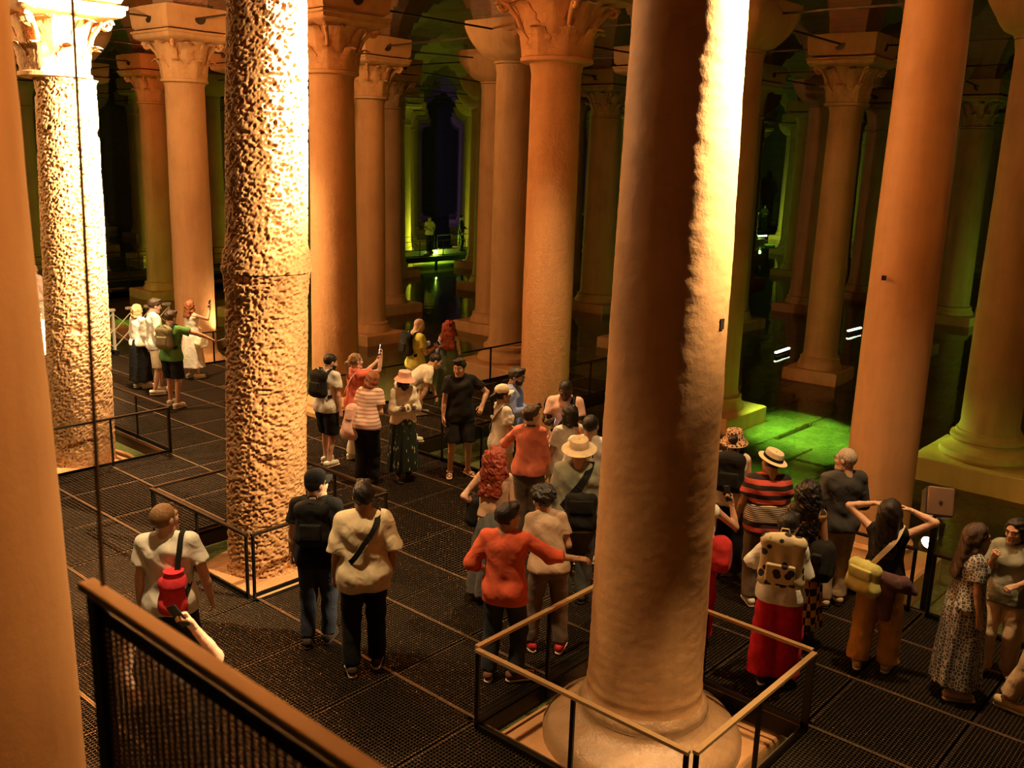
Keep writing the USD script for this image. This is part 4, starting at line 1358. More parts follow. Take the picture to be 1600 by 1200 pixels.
    if shoes:
        sm, kind, sole = shoes
        for n in (0, 1):
            an, to, he = ankles[n], toes[n], heels[n]
            dr = unit((to - he) * [1, 1, 0])
            if kind != 'sandal':
                g = Field(np.minimum(he, to) - .12, np.maximum(he, to) + [.12, .12, .22], .0095)
                g.bone(he + [0, 0, .032], to + [0, 0, .022], .040, .037, .02, cut=[(he + [0, 0, .0], (0, 0, -1))])
                g.bone(he + [0, 0, .045], an + [0, 0, .0 if kind != 'boot' else .06], .038, .040, .025, cut=[(an + [0, 0, .012 if kind != 'boot' else .07], (0, 0, 1))])
                g.bone(an - [0, 0, .02], to + [0, 0, .02] - dr * .03, .036, .030, .03)
                g.cut((0, 0, .016 + an[2] - .085), (0, 0, -1))
                sh_ = obj('shoe', sc(g.mesh()), sm, t, True)
                parent = sh_
            else:
                sh_ = obj('sandal', sc(cat([band([to - dr * .03 + np.array([-dr[1], dr[0], 0]) * q + [0, 0, z] for q, z in ((-.042, .0), (-.03, .032), (0, .042), (.03, .032), (.042, .0))], [(0, 0, 1)] * 5, .03, .006),
                                                band([an - dr * .01 + np.array([-dr[1], dr[0], 0]) * q + dr * w_ + [0, 0, -.012] for q, w_ in ((-.042, 0), (-.02, .05), (.02, .05), (.042, 0))], [(0, 0, 1)] * 4, .02, .006)])), sm, t, True)
                parent = sh_
            g = Field(np.minimum(he, to) - .1, np.maximum(he, to) + .1, .008)
            g.bone(he - dr * .004, to + dr * .012, .041, .042, .01)
            g.bone(he + dr * .17, to + dr * .01, .045, .040, .01)
            b0 = an[2] - .085
            g.cut((0, 0, b0 + .026), (0, 0, 1)).cut((0, 0, b0 + .001), (0, 0, -1))
            obj('sole', sc(g.mesh()), sole, parent, 40)
    if hat:
        kind, hm_ = hat[:2]
        bandm = hat[2] if len(hat) > 2 else None
        ht = 8 if len(hat) < 4 else hat[3]
        Rh = Hd @ rotm([1, 0, 0], ht)
        c = hc + Hd @ [0, -.012, .055]
        el_ = lambda g: trimesh.Trimesh(np.asarray(g.vertices) * [1, 1.2, 1], g.faces, process=False)
        if kind == 'cap':
            crown = el_(lathe([(.086, -.012), (.089, .02), (.084, .055), (.064, .085), (.03, .100), (.004, .104)], 28))
            brim = []
            V = []
            for q in np.linspace(-1, 1, 13):
                for rr in (0, .5, 1):
                    a = q * 1.05
                    r0 = np.array([.086 * math.sin(a), .103 * math.cos(a)])
                    e = r0 + np.array([.25 * math.sin(a), 1]) * .075 * rr * math.cos(q * 1.4)
                    V.append((e[0], e[1], -.008 - .03 * q * q - .012 * rr))
            V = np.array(V)
            top_ = V + [0, 0, .005]
            f_ = []
            for q in range(12):
                for rr in range(2):
                    a = q * 3 + rr
                    f_ += [(a, a + 1, a + 4), (a, a + 4, a + 3)]
            f_ = np.array(f_)
            n_ = len(V)
            rim = [q * 3 + 2 for q in range(13)]
            sidef = []
            for p_, q_ in zip(rim, rim[1:]):
                sidef += [(p_, q_, n_ + q_), (p_, n_ + q_, n_ + p_)]
            vis = trimesh.Trimesh(np.vstack([V, top_]), np.vstack([f_, f_[:, ::-1] + n_, sidef]), process=False)
            if bandm == 'back':
                vis.apply_transform(trimesh.transformations.rotation_matrix(math.pi, [0, 0, 1]))
            ho = obj('cap', sc(xf(crown, Rh, c)), hm_, t, 60)
            obj('visor', sc(xf(vis, Rh, c)), hm_, ho, 60)
        else:
            prof = {'bucket': [(.150, -.070), (.153, -.066), (.118, -.022), (.098, .0), (.092, .06), (.086, .075), (.03, .082), (.003, .083)],
                    'sun': [(.170, -.036), (.174, -.030), (.135, -.016), (.098, -.004), (.094, .055), (.086, .072), (.050, .080), (.02, .076), (.003, .075)],
                    'boater': [(.142, -.022), (.144, -.014), (.105, -.008), (.094, -.003), (.088, .070), (.080, .082), (.03, .078), (.003, .076)]}[kind]
            ho = obj(kind + '_hat', sc(xf(el_(lathe(prof, 40)), Rh, c)), hm_, t, 50)
            if bandm:
                obj('hat_band', sc(xf(el_(lathe([(.0985, .0), (.0975, .028), (.090, .028), (.092, .0)], 40, False)), Rh, c)), bandm, ho, 40)
    out = dict(t=t, az=az, s=s, tp=lambda x, y, z: s * tp(x, y, z), T=Tq, Hd=Hd, hc=hc * s, hands=hands, arms=arms, label=label, pos=(pos[0], pos[1], pos[2] if len(pos) > 2 else 0.0), knees=knees, hips=hips, fat=fat)
    INFO.append(out)
    return out


EYE_XY = (0.0, 0.0)


def by_feet(px, py):
    return at(px, py, 0.0)


def by_head(px, py, h):
    p = at(px, py, h)
    return np.array([p[0], p[1], 0.0])


def height_for(pos, py):
    """height whose top reaches row py above a standing point"""
    return brentq(lambda h: to_px(np.array([pos[0], pos[1], h]))[1] - py, .8, 3.0)


# things that people wear or hold: each its own object, built in the person's frame
def worn(p, name, label, cat_):
    return thing(name, label, cat_, p['pos'], p['az'] - 90)


def backpack(p, label, m, strap_m='dark_bag', w=.29, h=.42, dp=.14, pocket=None, z=.16, name='backpack'):
    t = worn(p, name, label, 'backpack')
    T, tp, s = p['T'], p['tp'], p['s']
    yb = -.125 - .06 * (p['fat'] - 1)
    g = Field((-.22, -.2, -.30), (.22, .16, .32), .012)
    g.bone((-w / 2 + .06, 0, -h / 2 + .07), (w / 2 - .06, 0, -h / 2 + .07), .07, .07, .05)
    g.bone((-w / 2 + .06, .0, h / 2 - .10), (w / 2 - .06, .0, h / 2 - .10), .062, .062, .05)
    for sx in (-1, 1):
        g.bone((sx * (w / 2 - .06), 0, -h / 2 + .07), (sx * (w / 2 - .07), 0, h / 2 - .10), .066, .06, .05)
    g.bone((0, 0, -h / 2 + .08), (0, .0, h / 2 - .08), .08, .07, .06)
    g.bone((-w / 2 + .09, -.055, -h / 2 + .08), (w / 2 - .09, -.055, -h / 2 + .10), .045, .045, .03)
    g.wrinkle(.003, 30, 3)
    b = xf(g.mesh(), T * s, tp(0, yb - dp / 2 + .0, z + h / 2 - .02))
    body = obj('pack_body', b, m, t, True)
    pk = rbox((w * .66, .05, h * .36), .018)
    obj('front_pocket', xf(pk, T * s, tp(0, yb - dp - .015, z + .13)), pocket or m, t, 50)
    obj('zip', xf(tube([(-w * .36, 0, -.06), (-w * .33, -.01, .10), (0, -.012, .16), (w * .33, -.01, .10), (w * .36, 0, -.06)], .005, 5), T * s, tp(0, yb - dp * .80, z + .25)), 'phone_body', body, 50)
    obj('grab_handle', xf(tube([(-.04, 0, 0), (-.03, -.01, .035), (.03, -.01, .035), (.04, 0, 0)], .007, 6), T * s, tp(0, yb - .02, z + h - .04)), strap_m, t, 50)
    for sx in (-1, 1):
        pts = [(sx * .075, -.13, .44), (sx * .088, -.075, .525), (sx * .095, .0, .545), (sx * .105, .075, .49), (sx * .12, .118, .38), (sx * .145, .10, .26), (sx * .165, .01, .18), (sx * .13, -.12, .14)]
        nn = [(0, -1, .5), (0, -.4, 1), (0, .1, 1), (0, .6, .8), (sx * .2, 1, .2), (sx * .6, .8, 0), (sx, 0, 0), (sx * .6, -.8, 0)]
        gr = 1 + .10 * (p['fat'] - 1)
        obj('shoulder_strap', band([tp(x * gr, y * gr, zz) for x, y, zz in pts], [T @ np.array(v) for v in nn], .048, .010), strap_m, t, 40)
    return t


def loop_strap(p, sx, m, t, w=.035, hip=.02, out=.0, name='strap'):
    """a strap over shoulder sx and across to the other hip, front and back"""
    tp, T = p['tp'], p['T']
    gr = 1 + .45 * (p['fat'] - 1) + out
    front = [(sx * .115, .0, .535), (sx * .09, .105, .44), (sx * .02, .150, .28), (-sx * .08, .150, .13), (-sx * .165, .06, hip + .02)]
    back = [(-sx * .165, -.03, hip + .02), (-sx * .10, -.140, .14), (-sx * .01, -.150, .28), (sx * .08, -.125, .42), (sx * .115, -.04, .525), (sx * .115, .0, .535)]
    fn = [(0, .1, 1), (0, 1, .4), (0, 1, 0), (-sx * .4, 1, 0), (-sx, .3, 0)]
    bn = [(-sx, -.3, 0), (-sx * .4, -1, 0), (0, -1, 0), (0, -1, .3), (0, -.3, 1), (0, .1, 1)]
    pts = [tp(x * gr, y * gr, z) for x, y, z in front + back]
    obj(name, band(pts, [T @ np.array(v) for v in fn + bn], w, .008), m, t, 40)


def bag_at(p, name, label, cat_, c, size, m, sx=None, strap_m=None, tilt=0, strap_w=.03, hip=.02, flap=True):
    """a soft bag hanging at a place of the torso frame"""
    t = worn(p, name, label, cat_)
    g = Field(-np.array(size) / 2 - .06, np.array(size) / 2 + .06, .011)
    a, b, h = np.array(size) / 2
    for z in (-h + .05, h - .04):
        g.bone((-a + .05, 0, z), (a - .05, 0, z), b if z < 0 else b * .75, b if z < 0 else b * .75, .05)
    for x in (-a + .05, a - .05):
        g.bone((x, 0, -h + .05), (x, 0, h - .04), b, b * .7, .05)
    g.bone((0, 0, -h + .05), (0, 0, h - .05), b * 1.05, b * .8, .06).wrinkle(.004, 32, 1)
    R = rotm([0, 0, 1], tilt)
    obj('bag_body', xf(g.mesh(), p['T'] @ R * p['s'], p['tp'](*c)), m, t, True)
    if flap:
        obj('flap', xf(rbox((size[0] * .8, size[1] * .35, size[2] * .4), .015), p['T'] @ R * p['s'], p['tp'](*c) + p['T'] @ R @ np.array([0, -size[1] * .42 if c[1] < 0 else size[1] * .42, size[2] * .2])), m, t, 50)
    if sx is not None:
        loop_strap(p, sx, strap_m or m, t, strap_w, hip)
    return t


def phone(p, hand, label, name='phone', lit=True, size=(.075, .009, .15)):
    t = worn(p, name, label, 'phone')
    wr, Rm = p['hands'][hand]
    c = wr + Rm @ np.array([.085, .012, -.036])
    up = unit(Rm[:, 0])
    nrm = unit(Rm[:, 2])
    X = np.cross(up, nrm)
    R = np.stack([X, nrm, up], 1)
    obj('phone_case', xf(rbox(size, .004), R, c), 'phone_body', t, 40)
    obj('display', xf(rbox((size[0] * .92, .002, size[2] * .92), .0009), R, c - nrm * .0052), 'screen' if lit else 'phone_body', t, 40)
    return t

# ---------------------------------------------------------------- the visitors, front to back
def who(label, foot=None, head=None, h=None, top_px=None, **k):
    pos = by_feet(*foot) if foot else by_head(*head, h)
    if h is None:
        h = float(np.clip(height_for(pos, top_px), 1.5, 1.9))
    return person(label, pos, h=h, **k)


p = who('man in a loose cream shirt with a black strap across his back', foot=(570, 1046), top_px=750, face=-4, hair='short', hair_m='hair_black', fat=1.12, skin_m='skin_olive', look=4,
        top=('tan_linen', 'elbow', -.17, .035), bottom=('black_cotton', 'trousers', .97, .012), shoes=('dark_shoe', 'shoe', 'sole_white'), R='pocket', L='down', feet=((-.12, -.06, 6), (.11, .05, -14)), res=.014)
bag_at(p, 'sling_bag', 'small black sling bag on the chest of the man in the cream shirt', 'bag', (-.05, .19, .12), (.24, .08, .16), 'dark_bag', 1, 'dark_bag', 0, .045, .05)

p = who('man in black tee, black cap and dark jeans left of the cream shirt', foot=(496, 1006), top_px=734, face=12, look=45, hair='crew', hair_m='hair_black', skin_m='skin_fair',
        top=('black_cotton', 'short', -.14, .02), bottom=('navy_denim', 'trousers', .98, .008), shoes=('dark_shoe', 'shoe', 'dark_shoe'), R='down', L='down', hat=('cap', 'black_cotton'), feet=((-.08, -.04, 6), (.10, .06, -10)), res=.014)
backpack(p, 'black backpack on the back of the man in black with a cap', 'dark_bag', w=.30, h=.44)

p = who('man in a white tee shirt with a red bag looking up behind the foreground rail', head=(258, 781), h=1.80, face=14, look=38, nod=-8, hair='crew', hair_m='hair_light', skin_m='skin_fair',
        top=('white_cotton', 'short', -.12, .02), bottom=('dark_denim', 'shorts', 1.1, .02), shoes=('white_shoe', 'shoe', 'sole_white'), R='down_out', L='down', res=.014)
t = bag_at(p, 'drawstring_bag', 'red drawstring bag hanging behind the man in a white tee shirt', 'bag', (.06, -.18, .09), (.20, .11, .29), 'red_nylon', flap=False)
obj('gathered_neck', xf(lathe([(.098, -.07), (.092, -.02), (.062, .015), (.078, .04)], 14), p['T'] * p['s'], p['tp'](.075, -.175, .25)), 'red_nylon', t)
obj('shoulder_strap', band([p['tp'](*q) for q in ((.10, -.17, .28), (.115, -.10, .47), (.12, -.02, .54), (.13, .08, .49), (.15, .13, .34), (.17, .04, .2), (.14, -.13, .06))], [p['T'] @ np.array(v) for v in ((0, -1, 0), (0, -.8, .6), (0, 0, 1), (0, .7, .7), (.3, 1, 0), (1, 0, 0), (.5, -1, 0))], .04, .01), 'dark_bag', t, 40)

p = who('person mostly hidden behind the foreground mesh railing raising both arms to take a picture', head=(270, 1030), h=1.80, face=-6, sex='f', hair='bob', hair_m='hair_brown', skin_m='skin_fair',
        top=('black_cotton', 'cap', -.1, .02), bottom=('navy_denim', 'trousers', .98, .01), shoes=('white_shoe', 'shoe', 'sole_white'),
        R=((.34, .45, .85), (-.60, .20, .95), (-.7, -.5, 0), 'grip'), L=((.30, .40, .90), (-.30, .20, .95), (-.5, -.6, 0), 'grip'))
phone(p, 1, 'phone raised above the foreground handrail', lit=False)

p = who('man in a rust red shirt and jeans reaching out to the huge column', foot=(785, 1062), top_px=784, face=14, look=52, hair='short', hair_m='hair_black', skin_m='skin_olive',
        top=('rust_shirt', 'three', -.17, .018), bottom=('dark_denim', 'trousers', .98, .01), shoes=('brown_shoe', 'shoe', 'sole_white'), R=((.78, .28, -.60), (.98, .14, -.06), (0, .2, -1), 'relaxed'), L=((.42, -.15, -.85), (-.25, .75, -.5), (-.5, 0, -1), 'relaxed'),
        feet=((-.13, -.02, 10), (.12, .02, -60)), twist=4, res=.014)

p = who('dark curly haired person in a taupe sweater leaning towards the man in rust red', foot=(853, 1016), h=1.62, face=-6, look=-46, lean=16, side=-4, nod=6, sex='f', hair='curly', hair_m='hair_black', skin_m='skin_olive',
        top=('taupe_knit', 'short', -.06, .012), bottom=('brown_twill', 'trousers', .95, .012), shoes=('red_leather', 'shoe', 'sole_white'), R='bent', L='bent', feet=((-.16, .02, 20), (.14, -.02, -20)))

p = who('red haired woman in a tan top and long grey skirt with hand on hip', foot=(768, 934), top_px=697, face=8, look=18, sex='f', hair='long_curly', hair_m='hair_red', skin_m='skin_fair',
        top=('tank_tan', 'straps', .02, .008), bottom=('skirt_grey', 'skirt', .10, .09), shoes=('dark_shoe', 'sandal', 'dark_shoe'), R='down', L='hip')
bag_at(p, 'shoulder_bag', 'black bag at the left side of the red haired woman in a tan top', 'bag', (-.21, .03, .05), (.10, .20, .24), 'dark_bag')

p = who('woman in a coral knit top with dark hair seen from behind', head=(830, 632), h=1.68, face=12, look=48, sex='f', fat=1.1, hair='short', hair_m='hair_brown', skin_m='skin_tan',
        top=('coral_knit', 'three', -.09, .012), bottom=('brown_twill', 'trousers', .96, .02), shoes=('dark_shoe', 'shoe', 'dark_shoe'), R='down', L=((.62, .25, -.72), (.15, .9, -.25), (0, 0, -1), 'relaxed'))
t = worn(p, 'lanyard', 'dark lanyard round the neck of the woman in a coral top', 'lanyard')
obj('cord', band([p['tp'](*q) for q in ((-.08, .10, .44), (-.085, .0, .53), (-.04, -.075, .545), (.04, -.075, .545), (.085, .0, .53), (.08, .10, .44), (.0, .16, .25), (-.08, .10, .44))], [p['T'] @ np.array(v) for v in ((0, 1, .3), (-.5, 0, 1), (0, -1, .6), (0, -1, .6), (.5, 0, 1), (0, 1, .3), (0, 1, 0), (0, 1, .3))], .022, .006), 'phone_body', t, 40)

p = who('woman in a cream cap and white tee with a strap across her chest', head=(786, 601), h=1.66, face=62, look=8, sex='f', hair='pony', hair_m='hair_black', skin_m='skin_olive',
        top=('white_cotton', 'short', -.14, .02), bottom=('sand_trouser', 'trousers', .96, .012), shoes=('white_shoe', 'shoe', 'sole_white'), R='bent', L='bent', hat=('cap', 'cream_cotton'))
bag_at(p, 'crossbody_bag', 'dark crossbody bag of the woman in a cream cap', 'bag', (-.17, .08, -.02), (.2, .07, .15), 'dark_bag', 1, 'brown_twill', 0, .022, .0)

p = who('bearded man in a blue shirt lit by his phone', head=(804, 571), h=1.76, face=108, nod=14, hair='short', hair_m='hair_black', skin_m='skin_olive', beard='hair_black', glasses=True,
        top=('blue_shirt', 'long', -.13, .014), bottom=('dark_denim', 'trousers', .97, .01), shoes=('dark_shoe', 'shoe', 'dark_shoe'), R='phone_low', L='bent')
phone(p, 1, 'lit phone in the hand of the bearded man in a blue shirt')

p = who('dark skinned man in a peach polo shirt looking down at his phone', head=(885, 588), h=1.76, face=184, nod=24, hair='crew', hair_m='hair_black', skin_m='skin_dark',
        top=('peach_polo', 'short', -.10, .016), bottom=('khaki', 'trousers', .97, .01), shoes=('dark_shoe', 'shoe', 'sole_white'), R='phone_low', L='phone_low')
phone(p, 1, 'lit phone of the dark skinned man in a peach polo')
bag_at(p, 'sling_bag', 'black sling bag on the shoulder of the man in a peach polo', 'bag', (.20, -.06, .30), (.12, .14, .3), 'dark_bag', -1, 'dark_bag', 0, .055, .05)

p = who('dark haired woman with an orange strap half hidden behind the man in a printed tee', head=(890, 630), h=1.70, face=-32, look=-8, sex='f', hair='bob', hair_m='hair_black', skin_m='skin_tan',
        top=('white_cotton', 'short', -.1, .014), bottom=('dark_denim', 'trousers', .97, .01), shoes=('white_shoe', 'shoe', 'sole_white'), R='down', L='phone_low')
t = worn(p, 'camera_strap', 'orange strap across the dark haired woman beside the printed tee', 'strap')
loop_strap(p, 1, 'orange_strap', t, .03)

p = who('man in a white tee with printed lettering on the back', head=(924, 645), h=1.78, face=6, look=20, hair='crew', hair_m='hair_black', skin_m='skin_olive',
        top=('white_cotton', 'elbow', -.14, .02), bottom=('dark_denim', 'trousers', .97, .01), shoes=('white_shoe', 'shoe', 'sole_white'), R='down', L='down')
for wd, zz, xx in (('an', .335, .0), ('h:', .245, -.005)):
    g = meshkit.text_mesh(wd, .062, .004, True)
    g.vertices -= [g.bounds[:, 0].mean() - xx, 0, 0]
    Rt = np.stack([p['T'] @ [1, 0, 0], p['T'] @ [0, .0, 1], p['T'] @ [0, -1, 0]], 1)
    obj('lettering', xf(g, Rt * p['s'], p['tp'](.015, -.158, zz)), 'black_cotton', p['t'], False)

p = who('man in a tan sun hat and sage green shirt by the huge column', head=(906, 682), h=1.80, face=4, hair='crew', hair_m='hair_grey', skin_m='skin_fair', fat=1.15,
        top=('sage_shirt', 'long', -.16, .025), bottom=('grey_dark', 'trousers', .97, .014), shoes=('dark_shoe', 'shoe', 'dark_shoe'), R='down', L='down', hat=('sun', 'sunhat', 'tan_linen'))
bag_at(p, 'sling_bag', 'black sling bag on the back of the man in a tan sun hat', 'bag', (.06, -.21, .10), (.30, .13, .34), 'dark_bag', 1, 'dark_bag', 8, .07, .0)

p = who('woman in a pink bucket hat and cream blouse with folded arms and leaf print skirt', foot=(630, 748), top_px=577, face=158, look=-12, nod=12, sex='f', hair='bob', hair_m='hair_black', skin_m='skin_dark',
        top=('cream_cotton', 'long', -.04, .02, 1), bottom=('leaf_print', 'skirt', .16, .06), shoes=('brown_shoe', 'sandal', 'dark_shoe'), R='cross', L='cross', hat=('bucket', 'pink_hat'))

p = who('woman in a pink striped tee leaning forward with black trousers', foot=(574, 756), h=1.64, face=24, lean=22, nod=8, look=16, sex='f', fat=1.1, hair='bob', hair_m='hair_auburn', skin_m='skin_fair',
        top=('stripe_pink', 'short', -.08, .016), bottom=('black_cotton', 'trousers', .98, .02), shoes=('dark_shoe', 'shoe', 'dark_shoe'), R='bent', L='bent')
bag_at(p, 'tote_bag', 'soft pink bag hanging left of the woman in a striped tee', 'bag', (-.22, -.03, .0), (.14, .22, .42), 'pink_scarf')

p = who('woman in a red tee and white trousers holding her phone up', head=(556, 550), h=1.66, face=58, look=6, sex='f', hair='pony', hair_m='hair_light', skin_m='skin_fair',
        top=('red_tee', 'short', -.08, .016), bottom=('cream_cotton', 'trousers', .98, .02), shoes=('white_shoe', 'shoe', 'sole_white'), R=((.30, .78, .18), (-.05, .22, 1.0), (-.4, -.6, .2), 'grip'), L=((-.05, .80, -.05), (-.10, .72, .55), (-.4, -.6, .2), 'fist'))
phone(p, 1, 'phone held up by the woman in a red tee')
t = worn(p, 'strap', 'pale thin bag strap across the woman in a red tee', 'strap')
loop_strap(p, 1, 'pink_scarf', t, .02)

p = who('bearded man in a white tee and black shorts beside the chipped column', foot=(510, 727), top_px=551, face=42, look=24, nod=16, lean=5, hair='crew', hair_m='hair_black', skin_m='skin_fair', beard='hair_black',
        top=('white_cotton', 'short', -.10, .016), bottom=('black_cotton', 'shorts', .98, .02), shoes=('white_shoe', 'shoe', 'sole_white'), R='down', L='bent', feet=((-.1, .1, 6), (.1, -.05, -8)))
backpack(p, 'black backpack on the man in a white tee beside the chipped column', 'dark_bag')

p = who('man in black tee and shorts with sandals holding the rail', foot=(716, 742), top_px=557, face=168, look=34, nod=10, hair='short', hair_m='hair_black', skin_m='skin_tan', beard=None,
        top=('black_cotton', 'short', -.14, .016), bottom=('black_cotton', 'shorts', .96, .022), shoes=('tan_shoe', 'sandal', 'tan_shoe'), R='down', L=((.70, -.05, -.62), (-.40, .55, -.70), (-.4, .1, -1), 'relaxed'), feet=((-.14, .0, 20), (.13, .02, -14)))

p = who('man in a cream tee bending over the railing of the side walkway', foot=(640, 688), h=1.70, face=84, lean=58, nod=4, hair='crew', hair_m='hair_black', skin_m='skin_tan',
        top=('cream_cotton', 'short', -.06, .014), bottom=('beige_cotton', 'shorts', .95, .02), shoes=('white_shoe', 'shoe', 'sole_white'), R=((.05, .75, -.75), (.0, .55, -.85), (-1, 0, 0), 'grip'), L='reach')
phone(p, 1, 'small phone in the lowered hand of the bending man', lit=False)

p = who('bald man in a yellow polo reading his phone on the side walkway', head=(650, 495), h=1.76, face=58, nod=26, hair='bald', skin_m='skin_fair',
        top=('yellow_polo', 'short', -.10, .018), bottom=('beige_cotton', 'shorts', 1.0, .02), shoes=('white_shoe', 'shoe', 'sole_white'), R='phone_low', L='phone_low')
phone(p, 1, 'lit phone of the bald man in a yellow polo')
backpack(p, 'dark backpack on the bald man in a yellow polo', 'dark_bag')

p = who('red haired woman in a long green dress on the side walkway', head=(702, 500), h=1.68, face=18, look=-6, sex='f', hair='long_curly', hair_m='hair_red', skin_m='skin_fair',
        top=('green_dress', 'straps', -.02, .008), bottom=('green_dress', 'dress', .12, .06), shoes=('dark_shoe', 'sandal', 'dark_shoe'), R='bent', L='down_out')

p = who('fair haired woman in a white shirt and long black skirt', foot=(222, 606), top_px=474, face=52, sex='f', hair='bob', hair_m='hair_blond', skin_m='skin_fair',
        top=('white_cotton', 'long', -.06, .02), bottom=('black_cotton', 'skirt', .16, .05), shoes=('white_shoe', 'shoe', 'sole_white'), R='down', L='down', face_parts=True)

p = who('man in a white shirt and beige shorts facing the man in green', foot=(246, 615), top_px=465, face=78, nod=12, hair='short', hair_m='hair_brown', skin_m='skin_fair',
        top=('white_cotton', 'long', -.12, .018), bottom=('beige_cotton', 'shorts', .98, .02), shoes=('white_shoe', 'shoe', 'sole_white'), R='bent', L='bent', feet=((-.1, .08, 8), (.1, -.06, -8)))

p = who('man in a green tee and black shorts pointing to the right', foot=(270, 636), top_px=484, face=32, look=14, nod=10, hair='short', hair_m='hair_brown', skin_m='skin_tan',
        top=('green_tee', 'short', -.10, .018), bottom=('black_cotton', 'shorts', .92, .022), shoes=('white_shoe', 'shoe', 'sole_white'), R=((.80, .45, -.25), (.70, .55, -.40), (0, 0, -1), 'relaxed'), L='bent', feet=((-.10, .10, 6), (.13, -.06, -12)))
backpack(p, 'olive backpack on the man in a green tee', 'olive_canvas', 'dark_bag', pocket='olive_canvas')

p = who('woman in a white dress taking a picture of the tan column', foot=(303, 591), top_px=468, face=52, look=10, sex='f', hair='mid', hair_m='hair_auburn', skin_m='skin_fair',
        top=('white_cotton', 'straps', -.02, .010), bottom=('white_cotton', 'dress', .26, .07), shoes=('white_shoe', 'shoe', 'sole_white'), R='phone_high', L='bent')
phone(p, 1, 'phone in the raised hand of the woman in a white dress', lit=False)
bag_at(p, 'clutch_bag', 'cream handbag at the side of the woman in a white dress', 'bag', (.22, .05, -.10), (.08, .26, .17), 'cream_cotton', None, None, 0)

p = who('person in a peach top glimpsed between the two left columns', head=(52, 412), h=1.72, face=40, hair='bald', skin_m='skin_tan', sex='f',
        top=('peach_polo', 'long', -.10, .02), bottom=('cream_cotton', 'trousers', .98, .02), shoes=('dark_shoe', 'shoe', 'dark_shoe'))
p = who('person in a white tee and black trousers glimpsed beside the left edge column', head=(56, 478), h=1.70, face=24, hair='short', hair_m='hair_brown', skin_m='skin_tan',
        top=('white_cotton', 'short', -.10, .02), bottom=('black_cotton', 'trousers', .98, .02), shoes=('dark_shoe', 'shoe', 'dark_shoe'), face_parts=False)
bag_at(p, 'shoulder_bag', 'black and white patterned bag glimpsed between the two left columns', 'bag', (.24, .0, .05), (.12, .22, .40), 'leopard_pack')

# right of the huge column
p = who('person in a leopard print bucket hat with a dark backpack by the green water', head=(1149, 669), h=1.74, face=6, sex='f', hair='bun', hair_m='hair_black', skin_m='skin_tan',
        top=('cream_cotton', 'none', -.06, .014), bottom=('black_cotton', 'trousers', .97, .03), shoes=('dark_shoe', 'shoe', 'dark_shoe'), R='down', L='bent', hat=('bucket', 'leopard_hat', None, 4))
backpack(p, 'dark backpack under the leopard print bucket hat', 'dark_bag', w=.32, h=.46)

p = who('broad person in a pale boater hat and red and black striped top', head=(1206, 702), h=1.70, face=-14, look=-30, tilt=8, fat=1.22, hair='crew', hair_m='hair_black', skin_m='skin_olive',
        top=('stripe_red_black', 'short', -.12, .02), bottom=('brown_twill', 'trousers', .97, .02), shoes=('white_shoe', 'shoe', 'sole_white'), R='down', L='down_out', hat=('boater', 'sunhat', 'black_cotton', 14))
t = worn(p, 'waist_wrap', 'finely striped scarf wrapped round the waist of the boater hat wearer', 'scarf')
g = Field((-.4, -.4, .6), (.4, .4, 1.5), .014)
for sx in (-1, 1):
    g.bone(p['tp'](sx * .075, -.02, .20) / p['s'], p['tp'](sx * .085, -.02, .04) / p['s'], .152, .165, .05)
g.cut(p['tp'](0, 0, .20) / p['s'], (0, .1, 1)).cut(p['tp'](0, 0, .05) / p['s'], (0, .1, -1)).wrinkle(.004, 30)
obj('wrap', xf(g.mesh(), np.eye(3), (0, 0, 0), p['s']), 'stripe_fine', t, True)

p = who('woman in red trousers beside the huge column holding up her phone', head=(1098, 742), h=1.70, face=10, sex='f', hair='long', hair_m='hair_light', skin_m='skin_tan',
        top=('white_cotton', 'none', -.06, .014), bottom=('red_satin', 'trousers', .97, .03), shoes=('dark_shoe', 'shoe', 'dark_shoe'), R=((.55, .40, -.55), (-.30, .25, .95), (-.5, -.7, 0), 'grip'), L='bent')
phone(p, 1, 'phone held up by the woman in red trousers beside the huge column', lit=False)
bag_at(p, 'shoulder_bag', 'red leather bag of the woman beside the huge column', 'bag', (.22, .0, .04), (.10, .26, .20), 'red_leather', -1, 'red_leather')

p = who('woman in a white top and wide red trousers with a leopard print backpack', foot=(1205, 1066), top_px=800, face=4, look=26, nod=6, sex='f', hair='short', hair_m='hair_black', skin_m='skin_tan',
        top=('white_cotton', 'elbow', -.07, .03), bottom=('red_satin', 'trousers', .96, .055), shoes=('dark_shoe', 'shoe', 'sole_white'), R='bent', L=((.50, .05, -.80), (-.35, .85, -.2), (-.5, 0, -1), 'relaxed'), res=.014)
backpack(p, 'leopard print backpack on the woman in wide red trousers', 'leopard_pack', 'tan_linen', w=.40, h=.53)

p = who('woman with long dark curls in a checked dress', head=(1266, 749), h=1.66, face=16, look=-14, sex='f', hair='long_curly', hair_m='hair_black', skin_m='skin_olive',
        top=('check_print', 'none', -.02, .012), bottom=('check_print', 'dress', .22, .06), shoes=('dark_shoe', 'shoe', 'dark_shoe'), R='bent', L='bent')
bag_at(p, 'shoulder_bag', 'dark shoulder bag of the woman with long dark curls', 'bag', (.20, -.05, .02), (.12, .30, .26), 'dark_bag', -1, 'dark_bag', 0, .03, .05)

p = who('grey haired man with glasses in a charcoal jacket and khaki trousers', foot=(1296, 944), top_px=697, face=-26, look=-42, hair='crew', hair_m='hair_grey', skin_m='skin_fair', glasses=True,
        top=('charcoal_jacket', 'long', -.10, .02), bottom=('khaki', 'trousers', .98, .02), shoes=('tan_shoe', 'shoe', 'dark_shoe'), R='bent', L='bent')

